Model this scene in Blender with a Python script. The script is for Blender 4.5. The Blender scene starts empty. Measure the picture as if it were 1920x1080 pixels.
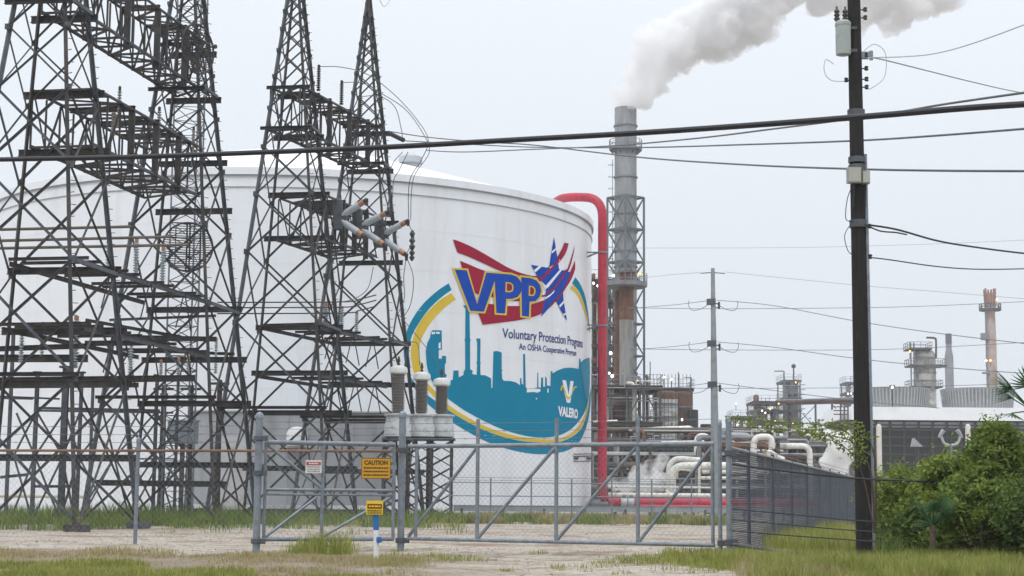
import bpy, math, random
from mathutils import Vector, Matrix, noise
from mathutils.geometry import delaunay_2d_cdt
R_ = math.radians
PI = math.pi
random.seed(7)
scene = bpy.context.scene
COL = scene.collection

# ---------------------------------------------------------------- camera
F_PX, HC = 3200.0, 1.25
PITCH, ROLL = math.atan(392/3200), R_(0.45)
cam_d = bpy.data.cameras.new('camera'); cam = bpy.data.objects.new('camera', cam_d); COL.objects.link(cam)
cam_d.sensor_width = 36; cam_d.lens = 60; cam_d.clip_start = 0.5; cam_d.clip_end = 6000
cF = Vector((0, math.cos(PITCH), math.sin(PITCH))); _U = Vector((0, -math.sin(PITCH), math.cos(PITCH))); _R = Vector((1, 0, 0))
cR = _R*math.cos(ROLL) + _U*math.sin(ROLL); cU = _U*math.cos(ROLL) - _R*math.sin(ROLL)
_m = Matrix((cR, cU, -cF)).transposed().to_4x4(); _m.translation = Vector((0, 0, HC)); cam.matrix_world = _m
scene.camera = cam

# ---------------------------------------------------------------- world, sun, exposure
SUN_EL, SUN_ROT = R_(58), R_(200)
w = bpy.data.worlds.new('World'); scene.world = w; w.use_nodes = True
nt = w.node_tree; nt.nodes.clear()
sky = nt.nodes.new('ShaderNodeTexSky'); sky.sky_type = 'NISHITA'; sky.sun_disc = False
sky.sun_elevation = SUN_EL; sky.sun_rotation = SUN_ROT; sky.air_density = 1.0; sky.dust_density = 4.0
tc = nt.nodes.new('ShaderNodeTexCoord'); sx = nt.nodes.new('ShaderNodeSeparateXYZ')
nt.links.new(tc.outputs['Generated'], sx.inputs[0])
ramp = nt.nodes.new('ShaderNodeValToRGB')
ramp.color_ramp.elements[0].position = 0.0; ramp.color_ramp.elements[0].color = (7.3, 7.85, 8.6, 1)
ramp.color_ramp.elements[1].position = 0.28; ramp.color_ramp.elements[1].color = (9.3, 9.8, 10.35, 1)
e3 = ramp.color_ramp.elements.new(1.0); e3.color = (20, 20.6, 21.4, 1)
nt.links.new(sx.outputs['Z'], ramp.inputs[0])
ns = nt.nodes.new('ShaderNodeTexNoise'); ns.inputs['Scale'].default_value = 1.6; ns.inputs['Detail'].default_value = 3
nt.links.new(tc.outputs['Generated'], ns.inputs['Vector'])
mr = nt.nodes.new('ShaderNodeMapRange'); mr.inputs['To Min'].default_value = 0.94; mr.inputs['To Max'].default_value = 1.05
nt.links.new(ns.outputs[0], mr.inputs['Value'])
mul = nt.nodes.new('ShaderNodeVectorMath'); mul.operation = 'SCALE'
nt.links.new(ramp.outputs[0], mul.inputs[0]); nt.links.new(mr.outputs[0], mul.inputs['Scale'])
mx = nt.nodes.new('ShaderNodeMix'); mx.data_type = 'RGBA'; mx.inputs['Factor'].default_value = 0.93
nt.links.new(sky.outputs[0], mx.inputs[6]); nt.links.new(mul.outputs[0], mx.inputs[7])
bg = nt.nodes.new('ShaderNodeBackground'); bg.inputs['Strength'].default_value = 0.1
nt.links.new(mx.outputs[2], bg.inputs[0])
wo = nt.nodes.new('ShaderNodeOutputWorld'); nt.links.new(bg.outputs[0], wo.inputs[0])
sd = bpy.data.lights.new('sun', 'SUN'); sd.energy = 1.0; sd.angle = R_(25); sd.color = (1.0, 0.97, 0.93)
sun = bpy.data.objects.new('sun', sd); COL.objects.link(sun)
sun.rotation_euler = (PI/2-SUN_EL, 0, R_(-28))          # light comes from behind the camera, a little left
sun.location = (0, 0, 80)
vs = scene.view_settings; vs.view_transform = 'Standard'; vs.look = 'None'; vs.exposure = 0.0; vs.gamma = 1.0; vs.use_curve_mapping = False
scene.render.engine = 'CYCLES'
cy = scene.cycles; cy.max_bounces = 10; cy.volume_bounces = 8; cy.transparent_max_bounces = 12
cy.use_denoising = True; cy.volume_max_steps = 256; cy.volume_step_rate = 1.0
try: cy.denoiser = 'OPENIMAGEDENOISE'
except Exception: pass

# ---------------------------------------------------------------- helpers
def P(px, py, d):
    """world point seen at pixel (px,py) of the 1920x1080 frame at world distance y=d"""
    v = cF + cR*((px-960)/F_PX) - cU*((py-540)/F_PX)
    t = d/v.y
    return Vector((v.x*t, d, HC+v.z*t))
def G(px, d, z=0.0):
    u = (px-960)/F_PX; q = Vector((0, d, z-HC))
    x = (u*q.dot(cF) - q.dot(cR))/(cR.x - u*cF.x)
    return Vector((x, d, z))
def SZ(px, d): return px*d/F_PX

def rgb(h):
    c = [int(h[i:i+2], 16)/255 for i in (0, 2, 4)]
    return tuple(((x/12.92) if x <= .04045 else ((x+.055)/1.055)**2.4) for x in c)
MATS = {}
def M(name, col, rough=.6, metal=0.0, var=.15, scale=1.5, col2=None, amt=.4, bump=0.0, bscale=20, streak=None, emit=0, spec=.4):
    if name in MATS: return MATS[name]
    m = bpy.data.materials.new(name); m.use_nodes = True; n = m.node_tree; b = n.nodes['Principled BSDF']
    b.inputs['Roughness'].default_value = rough; b.inputs['Metallic'].default_value = metal
    b.inputs['Specular IOR Level'].default_value = spec
    t = n.nodes.new('ShaderNodeTexCoord'); mp = n.nodes.new('ShaderNodeMapping')
    n.links.new(t.outputs['Object'], mp.inputs[0])
    no = n.nodes.new('ShaderNodeTexNoise'); no.inputs['Scale'].default_value = scale; no.inputs['Detail'].default_value = 7
    no.inputs['Roughness'].default_value = .62
    n.links.new(mp.outputs[0], no.inputs['Vector'])
    r = n.nodes.new('ShaderNodeValToRGB'); r.color_ramp.elements[0].position = .3; r.color_ramp.elements[1].position = .7
    r.color_ramp.elements[0].color = tuple(max(0, c*(1-var)) for c in col)+(1,); r.color_ramp.elements[1].color = tuple(min(1, c*(1+var)) for c in col)+(1,)
    n.links.new(no.outputs[0], r.inputs[0]); out = r.outputs[0]
    if col2:
        mp2 = n.nodes.new('ShaderNodeMapping'); n.links.new(t.outputs['Object'], mp2.inputs[0])
        if streak: mp2.inputs['Scale'].default_value = streak
        n2 = n.nodes.new('ShaderNodeTexNoise'); n2.inputs['Scale'].default_value = scale*1.7; n2.inputs['Detail'].default_value = 8; n2.inputs['Roughness'].default_value = .7
        n.links.new(mp2.outputs[0], n2.inputs['Vector'])
        r2 = n.nodes.new('ShaderNodeMapRange'); r2.inputs['From Min'].default_value = .62-amt*.45; r2.inputs['From Max'].default_value = .74-amt*.3
        n.links.new(n2.outputs[0], r2.inputs['Value'])
        mm = n.nodes.new('ShaderNodeMix'); mm.data_type = 'RGBA'; mm.inputs[7].default_value = tuple(col2)+(1,)
        n.links.new(r2.outputs[0], mm.inputs[0]); n.links.new(out, mm.inputs[6]); out = mm.outputs[2]
    n.links.new(out, b.inputs['Base Color'])
    if bump:
        nb = n.nodes.new('ShaderNodeTexNoise'); nb.inputs['Scale'].default_value = bscale; nb.inputs['Detail'].default_value = 4
        n.links.new(mp.outputs[0], nb.inputs['Vector']); bp = n.nodes.new('ShaderNodeBump'); bp.inputs['Strength'].default_value = bump
        n.links.new(nb.outputs[0], bp.inputs['Height']); n.links.new(bp.outputs[0], b.inputs['Normal'])
    if emit:
        b.inputs['Emission Color'].default_value = tuple(col)+(1,); b.inputs['Emission Strength'].default_value = emit
    MATS[name] = m
    return m

def tag(o, label=None, cat=None, group=None, kind=None):
    if label: o['label'] = label
    if cat: o['category'] = cat
    if group: o['group'] = group
    if kind: o['kind'] = kind
    return o
ORG = {}
def thing(name, loc, label=None, cat=None, group=None, kind=None):
    o = bpy.data.objects.new(name, None); COL.objects.link(o); o.location = loc; o.empty_display_size = .3
    ORG[o.name] = Vector(loc); return tag(o, label, cat, group, kind)
def copy_tree(o, loc=None, parent=None, rz=None):
    c = o.copy(); COL.objects.link(c); c.parent = parent
    if loc is not None: c.location = loc
    if rz is not None: c.rotation_euler = (0, 0, rz)
    for ch in list(o.children): copy_tree(ch, None, c)
    return c

class MB:
    def __init__(s): s.v = []; s.f = []
    def add(s, vs_, fs):
        n = len(s.v); s.v += [tuple(x) for x in vs_]; s.f += [tuple(i+n for i in f) for f in fs]; return s
    def box(s, c, sz, rz=0):
        x, y, z = sz[0]/2, sz[1]/2, sz[2]/2; ca, sa = math.cos(rz), math.sin(rz); vv = []
        for a, b, d in ((-x,-y,-z),(x,-y,-z),(x,y,-z),(-x,y,-z),(-x,-y,z),(x,-y,z),(x,y,z),(-x,y,z)):
            vv.append((c[0]+a*ca-b*sa, c[1]+a*sa+b*ca, c[2]+d))
        return s.add(vv, ((0,3,2,1),(4,5,6,7),(0,1,5,4),(1,2,6,5),(2,3,7,6),(3,0,4,7)))
    def prism(s, p, q, sec, up=None):
        p, q = Vector(p), Vector(q); d = (q-p)
        if d.length < 1e-6: return s
        d.normalize(); up = Vector(up) if up is not None else (Vector((0, 0, 1)) if abs(d.z) < .95 else Vector((0, 1, 0)))
        sd_ = d.cross(up).normalized(); u = sd_.cross(d).normalized(); n = len(sec)
        vv = [p+sd_*a+u*b for a, b in sec]+[q+sd_*a+u*b for a, b in sec]
        ff = [(i, (i+1) % n, n+(i+1) % n, n+i) for i in range(n)]+[tuple(range(n-1, -1, -1)), tuple(range(n, 2*n))]
        return s.add(vv, ff)
    def bar(s, p, q, w, h=None, up=None):
        h = h or w; w /= 2; h /= 2
        return s.prism(p, q, ((-w,-h),(w,-h),(w,h),(-w,h)), up)
    def ang(s, p, q, w, up=None):
        t = w*.16
        return s.prism(p, q, ((0,0),(w,0),(w,t),(t,t),(t,w),(0,w)), up)
    def ibeam(s, p, q, w, h, up=None):
        w /= 2; h /= 2; t = h*.12; u = w*.12
        return s.prism(p, q, ((-w,-h),(w,-h),(w,-h+t),(u,-h+t),(u,h-t),(w,h-t),(w,h),(-w,h),(-w,h-t),(-u,h-t),(-u,-h+t),(-w,-h+t)), up)
    def tube(s, p, q, r, n=8, r2=None):
        p, q = Vector(p), Vector(q); d = q-p
        if d.length < 1e-6: return s
        d.normalize(); up = Vector((0, 0, 1)) if abs(d.z) < .95 else Vector((0, 1, 0)); a = d.cross(up).normalized(); b = a.cross(d).normalized()
        r2 = r if r2 is None else r2
        vv = [p+(a*math.cos(2*PI*i/n)+b*math.sin(2*PI*i/n))*r for i in range(n)]+[q+(a*math.cos(2*PI*i/n)+b*math.sin(2*PI*i/n))*r2 for i in range(n)]
        return s.add(vv, [(i, (i+1) % n, n+(i+1) % n, n+i) for i in range(n)]+[tuple(range(n-1, -1, -1)), tuple(range(n, 2*n))])
    def path(s, pts, r, n=8, caps=True):
        pts = [Vector(p) for p in pts]; k = len(pts); rs = r if isinstance(r, (list, tuple)) else [r]*k
        T = [(pts[min(i+1, k-1)]-pts[max(i-1, 0)]).normalized() for i in range(k)]
        up = Vector((0, 0, 1)) if abs(T[0].z) < .9 else Vector((0, 1, 0)); a = T[0].cross(up).normalized(); vv = []
        for i in range(k):
            a = (a-T[i]*a.dot(T[i])).normalized(); b = T[i].cross(a)
            vv += [pts[i]+(a*math.cos(2*PI*j/n)+b*math.sin(2*PI*j/n))*rs[i] for j in range(n)]
        ff = [(i*n+j, i*n+(j+1) % n, (i+1)*n+(j+1) % n, (i+1)*n+j) for i in range(k-1) for j in range(n)]
        if caps: ff += [tuple(range(n-1, -1, -1)), tuple(range((k-1)*n, k*n))]
        return s.add(vv, ff)
    def lathe(s, prof, c=(0,0,0), n=24, mat=None):
        c = Vector(c); vv = []
        for r, z in prof:
            for j in range(n):
                v = Vector((max(r, 1e-4)*math.cos(2*PI*j/n), max(r, 1e-4)*math.sin(2*PI*j/n), z))
                if mat: v = mat @ v
                vv.append(c+v)
        k = len(prof)
        ff = [(i*n+j, i*n+(j+1) % n, (i+1)*n+(j+1) % n, (i+1)*n+j) for i in range(k-1) for j in range(n)]
        ff += [tuple(range(n-1, -1, -1)), tuple(range((k-1)*n, k*n))]
        return s.add(vv, ff)
    def ring(s, c, r0, r1, h, n=48, a0=0, a1=2*PI):
        """flat annular slab"""
        full = abs(a1-a0-2*PI) < 1e-6; k = n if full else n+1; vv = []
        for i in range(k):
            a = a0+(a1-a0)*i/n
            for r, z in ((r0, 0), (r1, 0), (r1, h), (r0, h)): vv.append((c[0]+r*math.cos(a), c[1]+r*math.sin(a), c[2]+z))
        ff = []
        for i in range(n):
            j = (i+1) % k
            for e in range(4): ff.append((i*4+e, j*4+e, j*4+(e+1) % 4, i*4+(e+1) % 4))
        if not full: ff += [(0,1,2,3), tuple(n*4+e for e in (3,2,1,0))]
        return s.add(vv, ff)
    def build(s, name, mat, parent=None, smooth=False, origin=None):
        base = parent
        while base is not None and base.parent is not None: base = base.parent
        o0 = ORG.get(base.name, Vector((0,0,0))) if base is not None else (Vector(origin) if origin is not None else Vector((0,0,0)))
        me = bpy.data.meshes.new(name)
        vv = [(x-o0.x, y-o0.y, z-o0.z) for x, y, z in s.v] if o0.length > 0 else s.v
        me.from_pydata(vv, [], s.f); me.materials.append(mat)
        if smooth:
            me.polygons.foreach_set('use_smooth', [True]*len(me.polygons))
            me.set_sharp_from_angle(angle=R_(38))
        o = bpy.data.objects.new(name, me); COL.objects.link(o)
        if parent is not None: o.parent = parent
        elif o0.length > 0: o.location = o0
        return o
def sm(pts, k=6, closed=False):
    """Catmull-Rom"""
    n = len(pts); out = []; pts = [Vector(p) for p in pts]
    for i in range(n if closed else n-1):
        if closed: a, b, c, d = pts[(i-1) % n], pts[i], pts[(i+1) % n], pts[(i+2) % n]
        else: a, b, c, d = pts[max(i-1, 0)], pts[i], pts[i+1], pts[min(i+2, n-1)]
        for j in range(k):
            t = j/k; out.append(.5*((2*b)+(c-a)*t+(2*a-5*b+4*c-d)*t*t+(3*b-a-3*c+d)*t**3))
    if not closed: out.append(pts[-1])
    return out
def fillet(pts, rad, k=6):
    pts = [Vector(p) for p in pts]; out = [pts[0]]
    for i in range(1, len(pts)-1):
        a, b, c = pts[i-1], pts[i], pts[i+1]; d1 = (a-b); d2 = (c-b); r = min(rad, d1.length*.49, d2.length*.49)
        p, q = b+d1.normalized()*r, b+d2.normalized()*r
        for j in range(k+1):
            t = j/k; out.append(p*(1-t)**2+b*2*t*(1-t)+q*t*t)
    out.append(pts[-1]); return out

# ---------------------------------------------------------------- materials
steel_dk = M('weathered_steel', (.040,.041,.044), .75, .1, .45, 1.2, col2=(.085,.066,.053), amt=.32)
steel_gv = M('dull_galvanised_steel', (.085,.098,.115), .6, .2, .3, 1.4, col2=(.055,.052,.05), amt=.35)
galv = M('galvanised_pipe', (.215,.25,.29), .45, .35, .2, 4, col2=(.16,.17,.18), amt=.3)
white_p = M('white_insulated_pipe', (.70,.70,.66), .55, 0, .08, 1.5, col2=(.42,.38,.30), amt=.22, streak=(1,1,.3))
red_p = M('red_fire_pipe', (.42,.022,.05), .5, 0, .12, 1.5, col2=(.27,.02,.035), amt=.3)
black_w = M('black_cable_sheath', (.016,.017,.022), .5, 0, .2, 3)
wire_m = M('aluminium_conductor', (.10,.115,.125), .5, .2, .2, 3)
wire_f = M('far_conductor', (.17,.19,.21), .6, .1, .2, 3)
ins_g = M('grey_porcelain', (.36,.42,.45), .3, 0, .12, 4, col2=(.22,.23,.23), amt=.25)
ins_d = M('dark_porcelain', (.055,.05,.05), .35, 0, .15, 4)
ins_b = M('brown_grey_porcelain', (.24,.225,.215), .35, 0, .15, 5)
copper = M('copper_orange_cap', (.38,.20,.12), .5, .1, .2, 5)
rust = M('rusted_steel', (.20,.095,.055), .85, 0, .35, .7, col2=(.10,.055,.04), amt=.5, streak=(1,1,.35))
conc = M('pale_concrete', (.33,.31,.28), .9, 0, .15, 2, bump=.2)
tankwhite = None
# ================================================================ GROUND
def ground_mat():
    m = bpy.data.materials.new('gravel_ground'); m.use_nodes = True; n = m.node_tree; b = n.nodes['Principled BSDF']; b.inputs['Roughness'].default_value = .95
    b.inputs['Specular IOR Level'].default_value = .15
    t = n.nodes.new('ShaderNodeTexCoord')
    def noi(s, det=6, ro=.6):
        x = n.nodes.new('ShaderNodeTexNoise'); x.inputs['Scale'].default_value = s; x.inputs['Detail'].default_value = det; x.inputs['Roughness'].default_value = ro
        n.links.new(t.outputs['Object'], x.inputs['Vector']); return x.outputs[0]
    def mixc(f, a, bcol):
        x = n.nodes.new('ShaderNodeMix'); x.data_type = 'RGBA'; n.links.new(f, x.inputs[0])
        if isinstance(a, tuple): x.inputs[6].default_value = a+(1,)
        else: n.links.new(a, x.inputs[6])
        if isinstance(bcol, tuple): x.inputs[7].default_value = bcol+(1,)
        else: n.links.new(bcol, x.inputs[7])
        return x.outputs[2]
    def rng(v, a, c):
        x = n.nodes.new('ShaderNodeMapRange'); x.inputs['From Min'].default_value = a; x.inputs['From Max'].default_value = c; n.links.new(v, x.inputs['Value']); return x.outputs[0]
    vo = n.nodes.new('ShaderNodeTexVoronoi'); vo.inputs['Scale'].default_value = 9; n.links.new(t.outputs['Object'], vo.inputs['Vector'])
    c = mixc(rng(noi(3.0), .3, .7), (.33,.295,.25), (.46,.42,.365))
    sep = n.nodes.new('ShaderNodeSeparateColor'); n.links.new(vo.outputs['Color'], sep.inputs[0])
    c = mixc(rng(sep.outputs[0], .62, 1.0), c, (.25,.21,.175))
    c = mixc(rng(noi(.35, 8, .7), .50, .62), c, (.22,.165,.12))
    c = mixc(rng(noi(1.3, 8, .75), .56, .64), c, (.17,.135,.10))
    c = mixc(rng(noi(.16, 9, .75), .60, .68), c, (.13,.15,.055))
    sp = n.nodes.new('ShaderNodeSeparateXYZ'); n.links.new(t.outputs['Object'], sp.inputs[0])      # soil of the verge, towards the road on the left
    def mth(op, a, b_):
        x = n.nodes.new('ShaderNodeMath'); x.operation = op
        for i_, q in enumerate((a, b_)):
            if isinstance(q, (int, float)): x.inputs[i_].default_value = q
            else: n.links.new(q, x.inputs[i_])
        return x.outputs[0]
    wob = mth('MULTIPLY', mth('SUBTRACT', noi(.5, 6, .7), .5), 14.0)
    ve = mth('MINIMUM', rng(mth('ADD', sp.outputs[1], wob), 40.0, 36.0), rng(mth('ADD', sp.outputs[0], wob), 0.5, -2.5))
    ve = mth('MULTIPLY', ve, .8)
    c = mixc(ve, c, (.20,.155,.115))
    n.links.new(c, b.inputs['Base Color'])
    bp = n.nodes.new('ShaderNodeBump'); bp.inputs['Strength'].default_value = .7; bp.inputs['Distance'].default_value = .05
    n.links.new(vo.outputs['Distance'], bp.inputs['Height']); n.links.new(bp.outputs[0], b.inputs['Normal'])
    return m
gm = MB()
xs = [-2500,-800,-300,-120]+[-60+2*i for i in range(61)]+[120,300,800,2500]
ys = [-60,-20,0]+[10+1.5*i for i in range(60)]+[110,130,180,300,600,1200,4000]
def gz(x, y):
    if not (8 < y < 98 and abs(x) < 60): return 0.0
    e = min(1, (98-y)/6, (60-abs(x))/8, (y-8)/4)
    return e*(.10*noise.noise(Vector((x*.12, y*.12, 0)))+.05*noise.noise(Vector((x*.5, y*.5, 3)))-.02)
for y in ys:
    for x in xs: gm.v.append((x, y, gz(x, y)))
W = len(xs)
for j in range(len(ys)-1):
    for i in range(W-1): gm.f.append((j*W+i, j*W+i+1, (j+1)*W+i+1, (j+1)*W+i))
g = gm.build('ground', ground_mat(), smooth=True); tag(g, kind='structure')

# ================================================================ STORAGE TANK
TC = Vector((-16.45, 128.0, 0)); TR = 22.43; TH = 21.65
tankwhite = M('white_tank_paint', (.75,.78,.82), .5, 0, .03, .25, col2=(.67,.69,.71), amt=.26, streak=(1,1,.12), bump=.03, bscale=3)
tank = thing('storage_tank', TC, 'huge round white storage tank with a blue, red and teal mural behind the lattice towers', 'storage tank')
mb = MB()
NS = 288
prof = [(TR, 0), (TR, 2.6), (TR, 5.2), (TR, 7.8), (TR, 10.4), (TR, 13), (TR, 15.6), (TR, 18.2), (TR, TH)]
for r, z in prof:
    for j in range(NS): mb.v.append((TC.x+r*math.cos(2*PI*j/NS), TC.y+r*math.sin(2*PI*j/NS), z))
for i in range(len(prof)-1):
    for j in range(NS): mb.f.append((i*NS+j, i*NS+(j+1) % NS, (i+1)*NS+(j+1) % NS, (i+1)*NS+j))
mb.build('shell', tankwhite, tank, True)
roofw = M('white_roof_paint', (.74,.755,.77), .5, 0, .03, .4)
mb = MB(); mb.lathe([(TR+.05, TH-.02), (TR*.7, TH+2.0), (TR*.4, TH+4.0), (TR*.15, TH+5.2), (.01, TH+5.5)], TC, 128)
mb.build('roof', roofw, tank, True)
rimm = M('rim_shadow_grey', (.55,.57,.58), .5, 0, .05, 1)
mb = MB(); mb.ring((TC.x, TC.y, TH-.42), TR+.005, TR+.16, .46, 192); mb.build('rim', tankwhite, tank, True)
mb = MB(); mb.ring((TC.x, TC.y, TH-1.22), TR+.005, TR+.07, .05, 192); mb.ring((TC.x, TC.y, TH-.5), TR+.005, TR+.12, .05, 192)
mb.build('wind_girder', M('girder_grey', (.33,.35,.36), .6, 0, .1, 1), tank, True)
vp = P(770, 300, 122); vz = TH+3.0
mb = MB(); mb.lathe([(.62, -1.2), (.62, .55), (.85, .6), (.85, 1.05), (.3, 1.35), (.01, 1.4)], (vp.x, vp.y, vz), 20)
mb.build('roof_vent', M('vent_grey', (.42,.44,.46), .6, 0, .1, 1), tank, True)
mb = MB()
for zc in (2.6, 5.2, 7.8, 10.4, 13, 15.6, 18.2): mb.ring((TC.x, TC.y, zc), TR+.003, TR+.009, .02, 192)
mb.build('weld_seam', M('weld_grey', (.69,.71,.74), .55, 0, .04, 1), tank, True)

CO = Vector((0, 0, HC))
def unp(p):
    px, py = p
    v = cF + cR*((px-960)/F_PX) - cU*((py-540)/F_PX)
    a = v.x*v.x+v.y*v.y; bx, by = -TC.x, -TC.y
    bb = 2*(v.x*bx+v.y*by); cc = bx*bx+by*by-TR*TR; disc = max(bb*bb-4*a*cc, 0)
    t = (-bb-math.sqrt(disc))/(2*a)
    return (TR*math.atan2(v.x*t-TC.x, -(v.y*t-TC.y)), HC+v.z*t)      # arc length, height
def cyl(s, z, off): 
    th = s/TR; r = TR+off
    return (TC.x+r*math.sin(th), TC.y-r*math.cos(th), z)
def dens(pts, step=4.0):
    out = []; n = len(pts)
    for i in range(n):
        a, b = pts[i], pts[(i+1) % n]; L = math.hypot(b[0]-a[0], b[1]-a[1]); k = max(1, int(L/step))
        for j in range(k): out.append((a[0]+(b[0]-a[0])*j/k, a[1]+(b[1]-a[1])*j/k))
    return out
def pip(x, y, poly):
    c = False; n = len(poly); j = n-1
    for i in range(n):
        xi, yi = poly[i]; xj, yj = poly[j]
        if (yi > y) != (yj > y) and x < (xj-xi)*(y-yi)/(yj-yi)+xi: c = not c
        j = i
    return c
LAY = [0]
def cdt(loops):
    vc = []; eds = []
    for lp in loops:
        n0 = len(vc); vc += [Vector(p) for p in lp]; n = len(lp); eds += [(n0+i, n0+(i+1) % n) for i in range(n)]
    x0 = min(v.x for v in vc); x1 = max(v.x for v in vc); y0 = min(v.y for v in vc); y1 = max(v.y for v in vc)
    x = math.ceil(x0/.35)*.35
    while x < x1:
        y = y0
        while y <= y1: vc.append(Vector((x, y+.013))); y += .9
        x += .35
    r = delaunay_2d_cdt(vc, eds, [], 0, 1e-5); V, Fc = r[0], r[2]; keep = []
    for f in Fc:
        cx = sum(V[i].x for i in f)/3; cyy = sum(V[i].y for i in f)/3
        if sum(pip(cx, cyy, lp) for lp in loops) % 2: keep.append(tuple(f))
    return V, keep
def decal(mbx, loops_px, raw=False, lay=None):
    if lay is None: LAY[0] += 1; lay = LAY[0]
    loops = [[unp(p) for p in dens(l)] for l in loops_px] if not raw else loops_px
    V, Fc = cdt(loops); off = .006+.0018*lay
    vv = [cyl(v.x, v.y, off) for v in V]
    ff = []
    for f in Fc:
        a, b, c = (Vector(vv[i]) for i in f); nn = (b-a).cross(c-a)
        ff.append(f if nn.dot(Vector((a.x-TC.x, a.y-TC.y, 0))) > 0 else f[::-1])
    mbx.add(vv, ff)
cA = lambda L: [(740+x/2.25, 420+y/2.25) for x, y in L]
cB = lambda L: [(750+x/4.0, 600+y/4.0) for x, y in L]
cC = lambda L: [(820+x/5.683, 430+y/5.683) for x, y in L]
S2 = lambda L, k=5: [(p.x, p.y) for p in sm([Vector((a, b, 0)) for a, b in L], k)]
def offs(poly, w):
    """offset a simple polygon outwards by w pixels"""
    n = len(poly); ar = sum(poly[i][0]*poly[(i+1) % n][1]-poly[(i+1) % n][0]*poly[i][1] for i in range(n)); sg = 1 if ar > 0 else -1; out = []
    for i in range(n):
        a, b, c = Vector(poly[i-1]), Vector(poly[i]), Vector(poly[(i+1) % n]); d1 = (b-a).normalized(); d2 = (c-b).normalized()
        n1 = Vector((d1.y, -d1.x))*sg; n2 = Vector((d2.y, -d2.x))*sg; mm = (n1+n2); L = max(mm.length, .4); mm = mm/L
        k = w/max(.5, mm.dot(n1)); out.append(tuple(b+mm*k))
    return out
pt_teal = M('teal_mural_paint', (.0,.205,.345), .85, 0, .05, .5, spec=.06)
pt_yel = M('yellow_mural_paint', (.64,.46,.05), .7, 0, .06, .5, spec=.15)
pt_red = M('crimson_mural_paint', (.31,.010,.040), .8, 0, .08, .5, spec=.08)
pt_blue = M('royal_blue_mural_paint', (.003,.058,.385), .8, 0, .06, .5, spec=.08)
pt_white = M('white_mural_paint', (.77,.785,.805), .55, 0, .03, .5)
pt_navy = M('navy_letter_paint', (.010,.03,.19), .7, 0, .05, .5, spec=.15)
pt_mid = M('light_teal_mural_paint', (.03,.24,.37), .7, 0, .06, .5, spec=.15)
# --- teal ring and band
outer = cA([(228,250),(180,282),(120,337),(75,400),(48,460),(38,520),(42,580),(62,650),(92,705),(135,755),(200,808),(280,860),(370,910),(440,938),(520,960),(600,971),(680,967),(740,950),(780,918),(803,870),(818,820),(826,760),(828,690)])
inner = cA([(240,278),(190,315),(140,365),(98,425),(70,480),(60,540),(66,600)])+cB([(70,400),(110,470),(185,545),(260,603),(330,655),(420,715),(560,793),(700,853),(850,897),(1000,917),(1150,918),(1222,907),(1300,868),(1360,812),(1395,730),(1412,650),(1420,560)])
mt = MB(); decal(mt, [S2(outer)+S2(inner)[::-1]])
ra_o = cC([(1470,510),(1520,580),(1570,700),(1600,850),(1618,1000),(1626,1100)]); ra_i = cC([(1435,575),(1510,665),(1555,770),(1590,900),(1610,1010),(1622,1100)])
decal(mt, [S2(ra_o)+S2(ra_i)[::-1]])
mt.build('mural_ring', pt_teal, tank)
yo = cA([(238,292),(190,322),(135,375),(100,425),(78,480),(68,540)])+cB([(90,330),(108,400),(185,500),(255,575),(330,652),(420,712),(560,790),(700,850),(850,895),(1000,915),(1150,915),(1220,904),(1300,865),(1358,808),(1393,730),(1410,650),(1418,560)])
yi = cA([(258,318),(215,350),(165,400),(130,450),(108,500),(104,560)])+cB([(160,330),(185,440),(240,510),(330,605),(400,663),(520,737),(640,797),(800,852),(950,884),(1100,895),(1200,888),(1280,850),(1345,785),(1385,710),(1405,630),(1415,560)])
my = MB(); decal(my, [S2(yo)+S2(yi)[::-1]])
decal(my, [S2(cC([(1440,590),(1500,660),(1545,745),(1585,880),(1610,1010),(1620,1100)]))+S2(cC([(1408,628),(1480,690),(1530,790),(1570,900),(1600,1010),(1616,1100)]))[::-1]])
my.build('mural_arc', pt_yel, tank)
# --- skyline silhouette
sky_top = cB([(192,235),(205,170),(225,130),(230,95),(245,76),(312,78),(314,222),(290,224),(290,290),(312,290),(315,268),(345,270),(345,322),(336,330),(336,400),(350,412),(340,440),(325,505),(355,507),(360,450),(380,455),(395,445),(400,380),(438,378),(440,430),(475,412),(478,385),(488,370),(488,160),(482,150),(488,138),(490,-85),(480,-95),(474,-110),(520,-110),(524,140),(530,150),(525,165),(526,370),(545,380),(540,405),(575,412),(578,330),(572,320),(578,310),(578,170),(570,140),(602,138),(603,170),(601,315),(607,322),(601,330),(603,412),(640,415),(682,437),(684,510),(692,510),(700,235),(732,232),(762,245),(762,370),(769,378),(762,386),(766,440),(778,456),(830,458),(870,468),(900,490),(900,435),(910,437),(912,480),(925,485),(922,255),(937,255),(942,500),(950,515),(1000,512),(1028,507),(1030,395),(1036,395),(1037,505),(1055,507),(1058,430),(1072,432),(1073,500),(1087,500),(1088,420),(1100,440),(1101,492),(1128,494),(1130,385),(1140,382),(1145,400),(1180,378),(1230,360),(1280,357),(1340,366),(1342,290),(1350,290),(1356,318),(1380,295),(1420,281)])
low = S2(cB([(1424,400),(1422,500),(1410,600),(1388,680),(1340,758),(1280,820),(1200,862),(1100,880),(980,875),(850,846),(720,800),(600,742),(480,675),(400,620),(335,570),(270,505),(225,430),(200,340)]))
mt = MB(); decal(mt, [sky_top+low]); decal_l = LAY[0]
mt.build('mural_skyline', pt_teal, tank)
def dd(L):
    m_ = MB(); decal(m_, L); m_.build('mural_detail', pt_white, tank)
dd([cB([(950,517),(1000,515),(1050,517),(1052,535),(1030,545),(1000,540),(950,543)])])
dd([cB([(1016,585),(1028,585),(1023,600)])]); dd([cB([(1103,515),(1112,515),(1112,545),(1104,545)])])
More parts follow.
